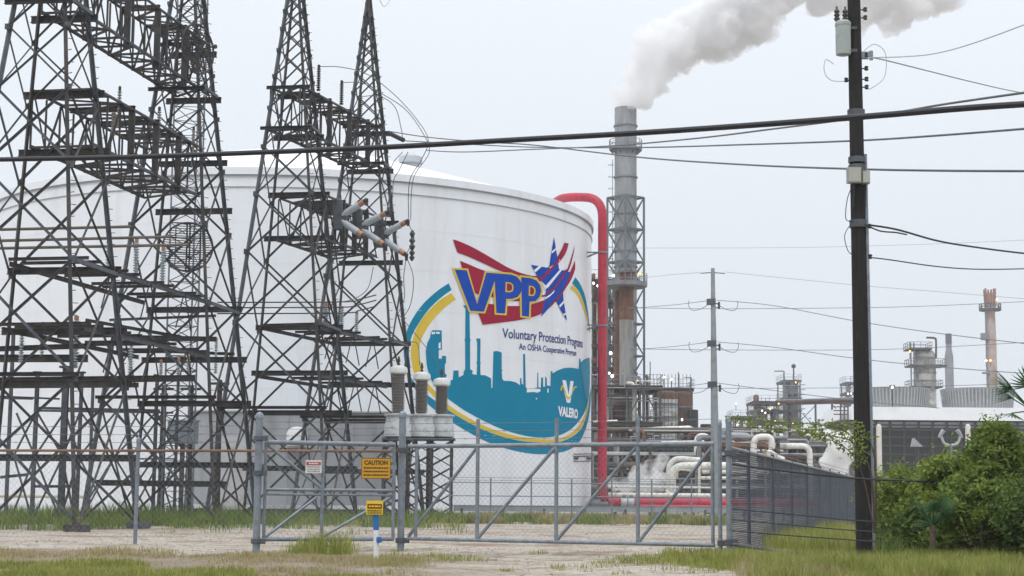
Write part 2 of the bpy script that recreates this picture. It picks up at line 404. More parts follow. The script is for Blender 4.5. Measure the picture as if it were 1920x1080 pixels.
dd([cB([(236,93),(262,88),(262,104),(236,108)])]); dd([cB([(270,88),(298,92),(296,104),(270,103)])]); dd([cB([(288,175),(303,165),(303,218),(288,210)])])
for a in ([(1150,388),(1190,362),(1240,346),(1285,343),(1338,352),(1338,349),(1285,338),(1238,341),(1188,357)], [(1360,303),(1385,280),(1418,270),(1418,266),(1384,276)]): dd([cB(a)])
ml = MB(); decal(ml, [cB([(1350,330),(1385,300),(1420,285),(1423,400),(1418,520),(1400,600),(1385,560),(1365,430)])]); ml.build('mural_highlight', pt_mid, tank)
# --- flag
mr_ = MB()
decal(mr_, [S2(cC([(163,108),(230,128),(370,190),(500,262),(620,332),(740,402),(860,455),(960,485),(1040,497),(1110,465),(1180,400),(1260,315),(1320,215),(1350,143)]))+S2(cC([(1395,150),(1370,240),(1310,335),(1240,400),(1170,480),(1100,552),(1040,560),(940,545),(800,490),(640,432),(500,368),(350,300),(210,246)]))])
decal(mr_, [S2(cC([(240,335),(330,372),(500,440),(700,470),(880,500),(1060,600),(1110,695),(1160,685),(1240,635),(1330,520),(1390,400),(1430,280),(1462,165)]))+S2(cC([(1448,260),(1410,400),(1355,510),(1270,640),(1170,705),(1080,728),(870,765),(700,748),(560,717),(400,682),(310,600),(270,450)]))])
decal(mr_, [S2(cC([(430,790),(540,792),(720,815),(880,815),(1000,800),(1090,770),(1170,735),(1250,650),(1340,560),(1410,455),(1463,330)]))+S2(cC([(1465,420),(1425,530),(1345,655),(1265,762),(1180,842),(1100,900),(1000,938),(850,970),(700,990),(480,1018)]),3)+cC([(455,950),(435,900)])])
mr_.build('mural_flag', pt_red, tank)
ms = MB()
decal(ms, [cC([(1240,85),(1258,200),(1275,300),(1292,425),(1355,440),(1418,460),(1375,560),(1335,680),(1342,770),(1360,870),(1377,975),(1310,860),(1262,765),(1180,845),(1103,930),(1125,820),(1148,735),(1155,615),(1050,478),(995,378),(1090,395),(1188,412),(1210,260)])])
ms.build('mural_star', pt_blue, tank)
mw = MB()
for a in ([(1020,440),(1085,385),(1105,400),(1040,458)], [(1215,235),(1262,195),(1268,210),(1212,262)], [(1110,560),(1150,600),(1300,430),(1330,425),(1175,620),(1142,640),(1120,590)], [(1290,815),(1345,755),(1352,775),(1300,835)], [(1330,905),(1372,885),(1375,900),(1340,925)],
          [(1188,408),(1250,365),(1300,320),(1302,332),(1250,385),(1195,425)], [(1140,730),(1200,690),(1245,645),(1235,675),(1190,718),(1140,748)], [(1010,510),(1060,520),(1040,535)]): decal(mw, [cC(a)])
mw.build('mural_slash', pt_white, tank)
mr_ = MB()      # the stripes that cross over the star
for a in ([(1100,548),(1180,465),(1250,390),(1295,335),(1280,320),(1225,385),(1170,440),(1085,530)], [(1160,690),(1240,640),(1330,520),(1375,430),(1362,425),(1315,510),(1235,620),(1155,672)], [(1190,838),(1265,760),(1345,655),(1400,560),(1395,545),(1335,640),(1255,745),(1185,815)]): decal(mr_, [cC(a)])
mr_.build('mural_stripe', pt_red, tank)
V_ = [(180,430),(308,437),(418,795),(515,462),(622,470),(622,500),(490,878),(345,868)]
P1 = [(600,468),(780,482),(840,505),(880,550),(895,605),(885,670),(850,720),(790,742),(728,742),(714,898),(622,892)]
P1h = [(722,562),(770,565),(800,590),(805,625),(795,660),(765,672),(718,668)]
P2 = [(886,510),(985,520),(1050,545),(1090,600),(1098,660),(1082,720),(1040,765),(975,772),(968,932),(893,922)]
P2h = [(968,600),(1010,605),(1035,630),(1040,665),(1025,705),(1000,712),(965,708)]

for o, h in ((V_, None), (P1, P1h), (P2, P2h)):
    lp = [cC(offs(o, 19))]
    if h: lp.append(cC(offs(h, -14)))
    my = MB(); decal(my, lp); my.build('letter_outline', pt_yel, tank)
for o, h in ((V_, None), (P1, P1h), (P2, P2h)): bl = MB(); decal(bl, [cC(o)]+([cC(h)] if h else [])); bl.build('letter', pt_blue, tank)

def text_mesh(body, bold=0.0, shear=0):
    cu = bpy.data.curves.new('lettering', 'FONT'); cu.body = body; cu.offset = bold; cu.shear = shear; cu.resolution_u = 4; cu.fill_mode = 'FRONT'
    ob = bpy.data.objects.new('lettering', cu); COL.objects.link(ob)
    bpy.context.view_layer.update(); dg = bpy.context.evaluated_depsgraph_get(); me = bpy.data.meshes.new_from_object(ob.evaluated_get(dg))
    vv = [tuple(v.co) for v in me.vertices]; ff = [tuple(p.vertices) for p in me.polygons]
    bpy.data.objects.remove(ob); bpy.data.curves.remove(cu); bpy.data.meshes.remove(me)
    return vv, ff
def tank_text(body, p0, p1, caph_px, mat, name, bold=.01):
    vv, ff = text_mesh(body, bold); x0 = min(v[0] for v in vv); x1 = max(v[0] for v in vv)
    s0, z0 = unp(p0); s1, z1 = unp(p1); st, zt = unp((p0[0], p0[1]-caph_px)); hh = zt-z0; capH = .69
    off = .006+.0018*9; t = MB()
    k = (s1-s0)/(x1-x0)
    t.add([cyl(s0+(v[0]-x0)*k, z0+(z1-z0)*(v[0]-x0)/(x1-x0)+v[1]/capH*hh, off) for v in vv], [f for f in ff]); return t.build(name, mat, tank)
tank_text('Voluntary Protection Programs', (941.5, 633), (1092, 652), 17.5, pt_navy, 'lettering', .012)
tank_text('An OSHA Cooperative Program', (972.5, 655), (1080, 667.5), 11.5, pt_navy, 'lettering', .014)
tank_text('VALERO', (1046, 778.5), (1083, 784.5), 16.5, pt_white, 'lettering', .045)
mw = MB(); decal(mw, [cB([(1216,450),(1243,453),(1262,560),(1276,456),(1300,460),(1274,622),(1250,620),(1234,560)])], lay=10); mw.build('emblem', pt_white, tank)
my = MB(); decal(my, [S2(cB([(1200,527),(1207,500),(1218,488),(1232,510),(1246,560),(1262,580),(1280,560),(1295,515),(1310,498),(1325,498)]))+S2(cB([(1322,508),(1308,512),(1292,545),(1278,580),(1260,596),(1242,580),(1230,535),(1218,508),(1210,530)]))], lay=12); my.build('emblem_wave', pt_yel, tank)
mk = MB()
for a, b in ((851, 852.5), (855, 857), (857.2, 862), (864.5, 866)):
    if a == 857.2: decal(mk, [[(1075,a),(1084,a),(1082,b),(1075,b)]]); decal(mk, [[(1098,a),(1107,a),(1107,b),(1100,b)]])
    else: decal(mk, [[(1074,a),(1107.5,a-1),(1107.5,b-1),(1074,b)]])
mk.build('stencil_plate', M('black_stencil', (.03,.03,.03), .6), tank)
# ================================================================ LATTICE TOWERS
def tw(z): return max(.12, 6.0-.2*z if z < 25 else 1.0-.22*(z-25))
def make_tower():
    t = thing('lattice_tower', (0, 0, 0), 'x', 'lattice tower')
    sg = ((-1,-1),(1,-1),(1,1),(-1,1)); top = 29.0
    def c(k, z): return Vector((sg[k][0]*tw(z)/2, sg[k][1]*tw(z)/2, z))
    for k in range(4):
        m = MB(); m.ang(c(k, 0), c(k, top), .15, up=(-sg[k][0], -sg[k][1], 0))
        if k in (1, 2):
            z = 3.0; s = 1
            while z < top-1:
                q = c(k, z); m.bar(q, q+Vector((.16*sg[k][0], .16*sg[k][1]*s*.6, 0)), .025); z += .45; s = -s
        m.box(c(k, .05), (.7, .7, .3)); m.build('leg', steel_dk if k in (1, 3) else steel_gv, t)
    zs = [0.15]
    while zs[-1] < top-.6: zs.append(min(top, zs[-1]+max(.8, tw(zs[-1])*.86)))
    for f in range(4):
        a, b = f, (f+1) % 4; m = MB()
        nrm = Vector((sg[a][0]+sg[b][0], sg[a][1]+sg[b][1], 0)).normalized()
        for i in range(len(zs)-1):
            z0, z1 = zs[i], zs[i+1]; w_ = .09 if z0 < 14 else .065
            m.ang(c(a, z0)+nrm*.02, c(b, z1)+nrm*.02, w_, up=nrm); m.ang(c(b, z0)-nrm*.06, c(a, z1)-nrm*.06, w_, up=nrm)
            if i and f in (0, 2): 
                q = (c(a, z0)+c(b, z0))/2
                for s in (a, b): gs = min(.28, .09+tw(z0)*.05); m.box(c(s, z0)+nrm*.03, (gs, .05, gs))
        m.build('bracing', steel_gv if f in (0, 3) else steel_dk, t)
    for z in (2.6, 5.4, 7.4, 9.7, 14.2, 16.4, 19.3, 21.4):
        for s in (-1, 1):
            if s < 0 and z not in (5.4, 19.3, 21.4): continue
            m = MB(); y = s*(tw(z)/2+.12); h = .26 if s > 0 else .14
            m.ibeam((-tw(z)/2-.25, y, z), (tw(z)/2+.25, y, z), .2, h); m.build('crossbeam', steel_dk, t)
    for z in (9.4, 19.3):
        for s in (1,):
            m = MB(); x = s*(tw(z)/2+.1); m.bar((x, -tw(z)/2, z+.12), (x, tw(z)/2, z+.12), .1, .14); m.build('side_beam', steel_gv, t)
    m = MB(); m.lathe([(.04, 0), (.04, 1.1), (.01, 1.3)], (0, 0, top), 8); m.bar((-.2, 0, top), (.2, 0, top), .1); m.build('peak_rod', steel_dk, t)
    return t
TWR = [(G(75, 62.5, 8.8), 'tallest looking lattice tower, at the left edge of the frame, nearest of the four'),
       (G(335, 76, 10), 'lattice tower behind the grid dish antennas, second from the left'),
       (G(541, 84, 11), 'lattice tower just right of the orange topped insulators and left of the gate centre, third from the left'),
       (G(681, 93, 12), 'farthest lattice tower, its pointed top at the upper edge, right of the other three')]
TWR[2] = (TWR[2][0], 'third lattice tower from the left, standing against the blank white wall of the tank')
proto = make_tower()
TP = []
for i, (p, lab) in enumerate(TWR):
    p = Vector((p.x, p.y, 0)); TP.append(p)
    o = proto if i == 0 else copy_tree(proto)
    o.location = p; o.rotation_euler = (0, 0, R_(-8)); tag(o, lab, 'lattice tower', 'steel lattice towers of the switchyard')

# ---------------------------------------------------------------- gantries
def gantry(i, j, z0, z1, name, label, dense=1.0, a0=.5, a1=-.5):
    A, B = TP[i], TP[j]; u = (B-A).normalized(); v = Vector((u.y, -u.x, 0)); L = (B-A).length
    w_ = tw(z1)*.47
    s0 = tw(z1)*a0; s1 = L+tw(z1)*a1
    t = thing(name, A+Vector((0, 0, z0)), label, 'gantry', 'box truss gantries between the towers')
    def q(s, a, z): return A+u*s+v*(w_*a)+Vector((0, 0, z))
    for a in (-1, 1):
        for z in (z0, z1):
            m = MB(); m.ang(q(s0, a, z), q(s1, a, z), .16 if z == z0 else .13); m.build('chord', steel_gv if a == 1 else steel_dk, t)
    n = int((s1-s0)/(1.15*dense)); ds = (s1-s0)/n
    for a in (-1, 1):
        m = MB()
        for k in range(n):
            m.ang(q(s0+k*ds, a, z0 if k % 2 else z1), q(s0+(k+1)*ds, a, z1 if k % 2 else z0), .07)
            m.ang(q(s0+k*ds, a, z0), q(s0+k*ds, a, z1), .07)
        m.build('side_lacing', steel_dk, t)
    for z in (z0, z1):
        m = MB()
        for k in range(n):
            m.ang(q(s0+k*ds, -1, z), q(s0+k*ds, 1, z), .1); sgn = 1 if k % 2 else -1
            m.ang(q(s0+k*ds, -sgn, z), q(s0+(k+1)*ds, sgn, z), .08)
        m.build('flat_lacing', steel_dk, t)
    for fr in (.32, .55, .78):
        m = MB(); s = s0+(s1-s0)*fr; m.ibeam(q(s, -1.1, z1+.1), q(s, 1.1, z1+.1), .2, .2); m.build('cross_girder', steel_dk, t)
        m = MB(); m.bar(q(s, 1.0, z0-.25), q(s, 1.0, z1+.05), .26, .1, up=u); m.build('hanger_plate', steel_dk, t)
    return q, s0, s1
g_low_ab = gantry(0, 1, 14.3, 16.5, 'lattice_gantry', 'box truss gantry joining the two left towers at mid height, below the high one')
g_up_ab = gantry(0, 1, 19.4, 21.7, 'lattice_gantry', 'high box truss gantry between the two left towers, cut by the top of the frame', a1=.5)
g_low_cd = gantry(2, 3, 14.0, 16.2, 'lattice_gantry', 'lower box truss gantry between the two right towers, carrying the pale tubular interrupters')
g_up_cd = gantry(2, 3, 19.2, 21.4, 'lattice_gantry', 'upper box truss gantry between the two right towers, three dark insulators on top', a0=-.5, a1=.45)
def deck(i, j, z, label, over=-.4):
    A, B = TP[i], TP[j]; u = (B-A).normalized(); v = Vector((u.y, -u.x, 0)); L = (B-A).length; w_ = tw(z)*.36
    t = thing('switch_platform', A+Vector((0, 0, z)), label, 'steel platform', 'open steel switch platforms between the towers')
    q = lambda s, a, zz=z: A+u*s+v*(w_*a)+Vector((0, 0, zz))
    for a in (-1, 1):
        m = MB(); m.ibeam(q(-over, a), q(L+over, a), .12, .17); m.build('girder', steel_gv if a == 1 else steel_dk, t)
    k = 0; s = .6
    while s < L-.3:
        m = MB(); m.ibeam(q(s, -1.1, z+.2), q(s, 1.1, z+.2), .11, .12); m.build('joist', steel_dk, t); s += 2.6 if k % 2 else 1.1; k += 1
    for k in range(3):
        m = MB(); s = L*(k+.8)/3.6; m.ang(q(s, 1), q(s+.8, 1, z-1.5), .06); m.ang(q(s, 1), q(s-.8, 1, z-1.5), .06); m.build('under_brace', steel_dk, t)
    return q
d_ab1 = deck(0, 1, 9.75, 'upper open switch platform between the two left towers, carrying three pale insulators')
d_ab2 = deck(0, 1, 7.3, 'lower open switch platform between the two left towers')
d_cd1 = deck(2, 3, 9.5, 'upper open switch platform between the two right towers, three small insulators on it')
d_cd2 = deck(2, 3, 7.1, 'lower open switch platform between the two right towers')

# ---------------------------------------------------------------- insulators
def post_ins(name, p, h, r, mat, label, group, cap=copper, n=None, cat='insulator'):
    t = thing(name, p, label, cat, group)
    n = n or max(5, int(h/.11)); prof = [(r*.9, 0)]
    for k in range(n):
        z = h*k/n; dz = h/n; prof += [(r*.42, z+dz*.1), (r, z+dz*.45), (r*.95, z+dz*.55), (r*.42, z+dz*.9)]
    prof.append((r*.4, h))
    m = MB(); m.lathe(prof, p, 12); m.build('insulator_stack', mat, t, True)
    m = MB(); m.lathe([(r*.62, h+.001), (r*.62, h+.16), (r*.25, h+.19)], p, 10); m.build('cap', cap, t, True)
    return t
def ins_px(px, ytop, ybot, d, w_px, mat, label, group, cap=copper):
    b = P(px, ybot, d); h = P(px, ytop, d).z-b.z
    return post_ins('post_insulator', b, h, SZ(w_px/2, d), mat, label, group, cap)
IG = 'post insulators of the switchyard'
for px, a, b, d, w_, lab in ((202,436,506,66,11,'pale ribbed insulator, highest and leftmost of three above the upper left platform'),
    (254,455,520,70,12,'pale ribbed insulator, middle of three in a falling row above the upper left platform'),
    (304,470,535,73,12,'pale ribbed insulator, lowest of three in a falling row, just left of the grid dish'),
    (39,615,680,66,11,'pale ribbed insulator standing near the left edge under a curved jumper'),
    (78,612,668,68,10,'short pale insulator beside the one at the left edge'),
    (140,600,690,68,15,'widest pale insulator, behind the right leg of the nearest tower'),
    (244,645,705,74,11,'pale ribbed insulator below the lower left platform, between two braces'),
    (301,682,715,76,9,'small insulator left of the pair on the long beam'),
    (334,678,712,76,10,'small insulator, left one of a close pair on the long beam'),
    (352,674,712,77,10,'small orange capped insulator, right one of a close pair on the long beam'),
    (404,640,700,80,8,'slim dark grey insulator behind the right leg of the second tower'),
    (610,574,612,86,14,'short stubby insulator, leftmost of three on the upper right platform'),
    (640,580,628,88,10,'orange capped insulator, middle of three on the upper right platform'),
    (668,590,634,90,9,'orange capped insulator, rightmost of three on the upper right platform')):
    ins_px(px, a, b, d, w_, ins_g, lab, IG)
DG = 'dark insulators on top of the gantry'
for px, a, b, d, w_, lab in ((597,128,170,85,9,'tall dark insulator on the gantry top, first and highest of three'), (640,157,196,88,9,'tall dark insulator on the gantry top, middle of three'),
    (675,182,218,90,10,'dark insulator on the gantry top, last of three, in front of the pointed tower')):
    ins_px(px, a, b, d, w_, ins_d, lab, DG, cap=steel_dk)
HG = 'dark insulators hung between the gantries'
for px, a, b, d, w_, lab in ((212,210,255,66,10,'dark hanging insulator left of a pair by the lower left gantry'), (222,170,240,67,9,'dark hanging insulator beside a pale strip on the lower left gantry'), (297,208,262,71,9,'dark hanging insulator at the middle of the lower left gantry'), (361,245,312,74,8,'dark hanging insulator at the far end of the lower left gantry')):
    ins_px(px, a, b, d, w_, ins_b, lab, HG, cap=steel_dk)

# tubular interrupters on the lower right gantry
IW = M('pale_grey_tube', (.42,.47,.51), .4, 0, .1, 3)
for k, (jx, jy, a, b, d, lab) in enumerate((((633),409,(686,376),(682,443),86,'pair of pale tubes in a V shape, left one of three on the gantry'),
        (671,426,(727,398),(722,460),89,'pair of pale tubes in a V shape, middle one of three on the gantry'), (710,443,(764,415),(761,478),92,'pair of pale tubes in a V shape, right one of three on the gantry'))):
    jp = P(jx, jy, d); t = thing('circuit_switcher', jp, lab, 'circuit switcher', 'circuit switchers on the gantry')
    m = MB(); m.box(jp, (.45, .5, 1.2)); m.box(jp+Vector((.3, 0, .1)), (.35, .4, .5)); m.lathe([(.25, 0), (.25, .3), (.1, .45)], jp+Vector((0, 0, .6)), 12); m.build('housing', steel_gv, t)
    for e in (a, b):
        q = P(e[0], e[1], d-.6); dr = (q-jp).normalized(); L = (q-jp).length
        m = MB(); m.tube(jp+dr*.5, jp+dr*(L-.42), .16, 16); m.tube(jp+dr*.2, jp+dr*.5, .12, 12)
        for s in range(9):
            x = .6+s*(L-1.1)/8; m.tube(jp+dr*x, jp+dr*(x+.05), .175, 16)
        m.build('interrupter_tube', IW, t, True)
        m = MB(); m.tube(jp+dr*(L-.42), jp+dr*(L-.12), .15, 14); m.build('end_cap', copper, t, True)
        m = MB(); m.tube(jp+dr*(L-.12), jp+dr*(L+.08), .12, 10); m.box(q+dr*.05+Vector((0, 0, -.1)), (.16, .12, .35)); m.build('terminal', steel_dk, t)
m = MB(); q = P(773, 445, 92)
m.lathe([(.05,-1.3),(.16,-1.1),(.07,-1.0),(.17,-.85),(.07,-.7),(.18,-.5),(.07,-.35),(.18,-.2),(.07,0),(.16,.2),(.05,.4)], q, 12)
m.build('hanging_insulator', ins_d, None, True, origin=q); tag(bpy.data.objects['hanging_insulator'], 'small black ribbed insulator hanging in the jumper right of the pale tubes', 'insulator')
m = MB(); a, b = P(730, 250, 92.5), P(757, 263, 91)
for k in range(9):
    p0 = a.lerp(b, k/9+.02); p1 = a.lerp(b, k/9+.07); m.tube(p0, p1, .13, 10)
m.tube(a, b, .035, 6); o = m.build('strain_insulator', ins_d, None, True, origin=a); tag(o, 'string of dark discs pulled out sideways from the top of the farthest tower gantry', 'insulator')

# ---------------------------------------------------------------- circuit breaker bushings on lattice stands
def make_breaker(i, px, ytop, d, lab):
    b = G(px, d); tz = P(px, ytop, d).z; s = SZ(1, d)
    t = thing('breaker_pole', b, lab, 'circuit breaker', 'white capped breaker poles on lattice stands')
    zs = P(px, 826, d).z+[0, .0, .0][i]; zt = zs+1.45; m = MB(); hw = .62
    for a, c in ((-1,-1),(1,-1),(1,1),(-1,1)): m.ang(b+Vector((a*hw, c*hw, 0)), b+Vector((a*hw, c*hw, zs)), .12)
    m.build('stand_leg', steel_dk, t)
    m = MB(); n = 6
    for f, (a, c) in enumerate((((-1,-1),(1,-1)), ((1,-1),(1,1)), ((1,1),(-1,1)), ((-1,1),(-1,-1)))):
        for k in range(n):
            z0, z1 = zs*k/n, zs*(k+1)/n
            for e, g_ in ((a, c), (c, a)): m.bar(b+Vector((e[0]*hw, e[1]*hw, z0)), b+Vector((g_[0]*hw, g_[1]*hw, z1)), .055)
    m.build('stand_lacing', steel_dk, t)
    m = MB(); m.box(b+Vector((0, 0, zs+.06)), (1.5, 1.4, .13)); m.build('stand_top', steel_gv, t)
    m = MB(); m.lathe([(.55, .14), (.70, .2), (.70, .75), (.64, .9), (.60, 1.2), (.72, 1.28), (.72, 1.36), (.3, 1.4)], b+Vector((0, 0, zs)), 24); m.build('tank', M('breaker_grey_white', (.5,.53,.55), .5, 0, .08, 3, col2=(.3,.3,.29), amt=.25), t, True)
    m = MB(); n = 24; z0, z1 = zt, tz-.48; prof = [(.2, z0-.05)]
    for k in range(n):
        z = z0+(z1-z0)*k/n; dz = (z1-z0)/n; prof += [(.27, z+.1*dz), (.36, z+.5*dz), (.35, z+.6*dz), (.27, z+.95*dz)]
    m.lathe(prof, b, 20); m.build('bushing', ins_b, t, True)
    m = MB(); m.lathe([(.2, z1-.02), (.40, z1+.02), (.46, z1+.08), (.47, z1+.26), (.42, z1+.38), (.22, z1+.46), (.01, z1+.48)], b, 24); m.build('bushing_cap', M('white_bushing_cap', (.66,.68,.68), .4, 0, .05, 3, col2=(.4,.4,.38), amt=.2), t, True)
    m = MB(); m.lathe([(.05, 0), (.09, .1), (.04, .15), (.09, .25), (.03, .5)], b+Vector((0, 0, z1+.46)), 8); m.build('terminal', steel_dk, t, True)
    return t
make_breaker(0, 743, 685, 88, 'white capped breaker pole on a lattice stand, left one of three')
make_breaker(1, 787, 697, 89.5, 'white capped breaker pole on a lattice stand, middle one of three')
make_breaker(2, 825, 708, 91, 'white capped breaker pole on a lattice stand, right one of three, over the mural edge')

# ---------------------------------------------------------------- bus pipes and far bus wires
bus_m = M('weathered_bus_pipe', (.15,.125,.10), .6, .1, .25, 2)
for y, x1, y1, lab in ((431,245,425,'upper'), (452,320,444,'middle'), (466,352,459,'lower')):
    m = MB(); a = P(-30, y, 66); b = P(x1, y1, 69); m.tube(a, b, .06, 8); o = m.build('bus_pipe', bus_m, None, True, origin=a); tag(o, lab+' brown bus pipe crossing the left towers level with the grid dish', 'bus pipe', 'bus pipes across the left towers')
for y, lab in ((567,'uppermost'), (577,'middle'), (588,'lowest')):
    m = MB(); a = P(408, y, 80); b = P(640, y-1, 86); e = P(705, y-14, 90); m.path(sm([a, b, (b+e)/2+Vector((0, 0, -.05)), e], 6), .035, 6); o = m.build('bus_wire', steel_dk, None, True, origin=a); tag(o, lab+' of the three level dark wires crossing the third tower', 'bus wire', 'bus wires across the third tower')

# ---------------------------------------------------------------- low bus support frames at the left
def support(px, d, ytop, wp, lab, mat=steel_gv):
    b = G(px, d); zt = P(px, ytop, d).z; s = SZ(wp, d)
    t = thing('support_column', b, lab, 'steel column', 'support columns of the low bus structure')
    m = MB(); m.ibeam(b, b+Vector((0, 0, zt)), s, s, up=(0, 1, 0)); m.build('shaft', mat, t)
    m = MB(); m.box(b+Vector((0, 0, zt+.04)), (s*2, s*2, .08)); m.build('top_plate', steel_dk, t)
    m = MB(); m.box(b+Vector((0, 0, .1)), (s*2.2, s*2.2, .3)); m.build('footing', conc, t)
for px, d, yt, wp, lab in ((59,72,700,7,'slim steel column near the left edge, left of the wide one'), (113,74,690,11,'wide steel column between the legs of the nearest tower'), (143,76,700,6,'slim steel column just left of the near tower leg'),
    (286,80,705,6,'slim grey column left of the leftmost timber post'), (326,82,708,5,'slim grey column between the timber posts'), (165,82,720,5,'thin steel column right of the near tower leg'), (10,76,620,6,'thin steel column at the very left edge')):
    support(px, d, yt, wp, lab)
t = thing('bus_support_frame', P(0, 716, 70), 'long low steel beam frame across the bottom of the two left towers', 'steel frame')
for a, b, d, h, nm in (((-30,714),(366,709),70,.26,'beam'), ((-30,724),(260,722),71.5,.2,'beam'), ((-30,672),(165,672),68,.3,'beam'), ((-30,655),(180,648),66,.2,'beam'), ((160,600),(340,632),72,.14,'beam'), ((-30,745),(62,747),74,.12,'rail'), ((-30,742),(112,748),75,.08,'rail'), ((64,765),(300,770),78,.12,'rail'), ((64,770),(325,774),80,.09,'rail'), ((60,912),(140,912),74,.12,'rail'), ((180,905),(425,908),77,.26,'rail'), ((0,895),(50,890),70,.12,'rail'), ((205,600),(405,592),79,.12,'rail'), ((215,632),(406,636),78,.22,'rail'), ((218,655),(440,664),80,.14,'rail')):
    m = MB(); m.ibeam(P(a[0], a[1], d), P(b[0], b[1], d), h*.7, h); m.build(nm, steel_dk if h > .13 else steel_gv, t)
t = thing('braced_frame', G(100, 76), 'cross braced low frame of thin angles under the bus beams', 'steel frame')
for x0, x1, d in ((60,113,73), (113,143,75), (143,210,78), (210,286,80), (286,326,81), (240,300,79), (20,60,72)):
    m = MB(); a, b = G(x0, d), G(x1, d); z1 = P(x0, 775, d).z; z2 = P(x0, 860, d).z
    for p0, p1 in (((a, 0), (b, z2)), ((b, 0), (a, z2)), ((a, z2), (b, z1)), ((b, z2), (a, z1))): m.ang(p0[0]+Vector((0, 0, p0[1])), p1[0]+Vector((0, 0, p1[1])), .09)
    m.bar(a+Vector((0, 0, z2)), b+Vector((0, 0, z2)), .07); m.build('cross_brace', steel_gv, t)
for px, d, yt, lab in ((300,84,722,'dark brown timber post, left one of three behind the second tower'), (351,84,722,'dark brown timber post, middle one of three, thickest'), (405,86,712,'dark brown timber post, right one of three beside the grey shelter')):
    b = G(px, d); zt = P(px, yt, d).z; t = thing('timber_post', b, lab, 'post', 'dark timber posts in the switchyard')
    m = MB(); m.lathe([(.19, 0), (.15, zt*.5), (.13, zt-.05), (.09, zt)], b, 12); m.build('shaft', M('creosoted_timber', (.055,.04,.032), .9, 0, .3, 3), t, True)
    m = MB(); m.lathe([(.20, zt-.55), (.20, zt-.4)], b, 12); m.lathe([(.22, 1.6), (.22, 1.68)], b, 12); m.build('band', steel_gv, t, True)
    m = MB(); m.bar(b+Vector((-.5, -.14, zt-.2)), b+Vector((.5, -.14, zt-.2)), .09, .12); m.build('crossarm', steel_dk, t)
b = G(338, 83); z0, z1 = P(338, 832, 83).z, P(338, 790, 83).z
t = thing('control_cabinet', b, 'grey blue control cabinet on a post between the timber posts', 'cabinet')
m = MB(); m.box(b+Vector((0, 0, (z0+z1)/2)), (1.4, .6, z1-z0)); m.build('housing', M('cabinet_grey', (.26,.30,.33), .5, .1, .1, 2), t)
m = MB(); m.box(b+Vector((0, 0, z1+.04)), (1.55, .75, .07)); m.build('lid', M('lid_grey', (.40,.42,.44), .5, .1, .1, 2), t)
m = MB(); m.box(b+Vector((-.33, -.31, (z0+z1)/2)), (.6, .03, (z1-z0)*.85)); m.box(b+Vector((.33, -.31, (z0+z1)/2)), (.6, .03, (z1-z0)*.85)); m.build('door', M('cabinet_grey', (0,0,0)), t)
m = MB(); m.bar(b, b+Vector((0, 0, z0)), .2); m.box(b+Vector((0, 0, .1)), (.8, .6, .2)); m.build('pedestal', steel_gv, t)

# grid dish mast
d = 80; b = G(333, d); t = thing('antenna_mast', b, 'thin triangular lattice mast behind the second tower carrying two grid dishes', 'mast')
w_ = SZ(56, d)/2; cs = [Vector((-w_, -.4, 0)), Vector((w_*.35, .6, 0)), Vector((w_, -.2, 0))]; H = 26
for c in cs: m = MB(); m.tube(b+c, b+c+Vector((0, 0, H)), .045, 6); m.build('leg', galv, t)
m = MB(); z = 0; k = 0
while z < H-.8:
    for i in range(3):
        p, q = cs[i], cs[(i+1) % 3]
        if k % 2: p, q = q, p
        m.tube(b+p+Vector((0, 0, z)), b+q+Vector((0, 0, z+.7)), .022, 4); m.tube(b+p+Vector((0, 0, z)), b+q+Vector((0, 0, z)), .018, 4)
    z += .7; k += 1
m.build('lacing', steel_gv, t)
def dish(px, py, r, yaw, lab, dd=79):
    c = P(px, py, dd); t = thing('grid_dish', c, lab, 'antenna', 'grid dish antennas on the thin mast')
    rot = Matrix.Rotation(yaw, 3, 'Z'); fx = lambda x, z: c+rot @ Vector((x, -.28*(x*x+z*z)/r+.28*r, z))
    m = MB()
    for k in range(-10, 11):
        z = k*r/10.5; L = math.sqrt(max(r*r-z*z, 0)); m.path([fx(-L+2*L*i/12, z) for i in range(13)], .02, 4)
    m.path([fx(r*math.cos(a*PI/18), r*math.sin(a*PI/18)) for a in range(37)], .045, 5); m.build('reflector', steel_dk, t)
    m = MB()
    for x in (-.06*r, .06*r): m.path([fx(x, -r+2*r*i/12)+rot @ Vector((0, .06, 0)) for i in range(13)], .04, 5)
    for x in (-.5*r, .5*r): 
        L = r*.85; m.path([fx(x, -L+2*L*i/10)+rot @ Vector((0, .05, 0)) for i in range(11)], .025, 5)
    m.build('rib', steel_dk, t)
    m = MB(); m.tube(fx(0, 0), c+rot @ Vector((0, -.9*r, 0)), .03, 6); m.tube(c+rot @ Vector((0, -.9*r, 0)), c+rot @ Vector((0, -.75*r, 0)), .1, 8); m.build('feed_horn', steel_dk, t)
    m = MB(); m.bar(fx(0, -.35*r), fx(0, -.35*r)+Vector((0, .9, 0)), .08); m.bar(fx(0, .35*r), fx(0, .35*r)+Vector((0, .9, 0)), .08); m.build('bracket', steel_dk, t)
dish(352, 463, SZ(46, d), R_(8), 'round wire grid dish facing the road against the tank wall')
dish(371, 92, SZ(44, d), R_(62), 'upper wire grid dish turned sideways against the sky by the second tower', 73)

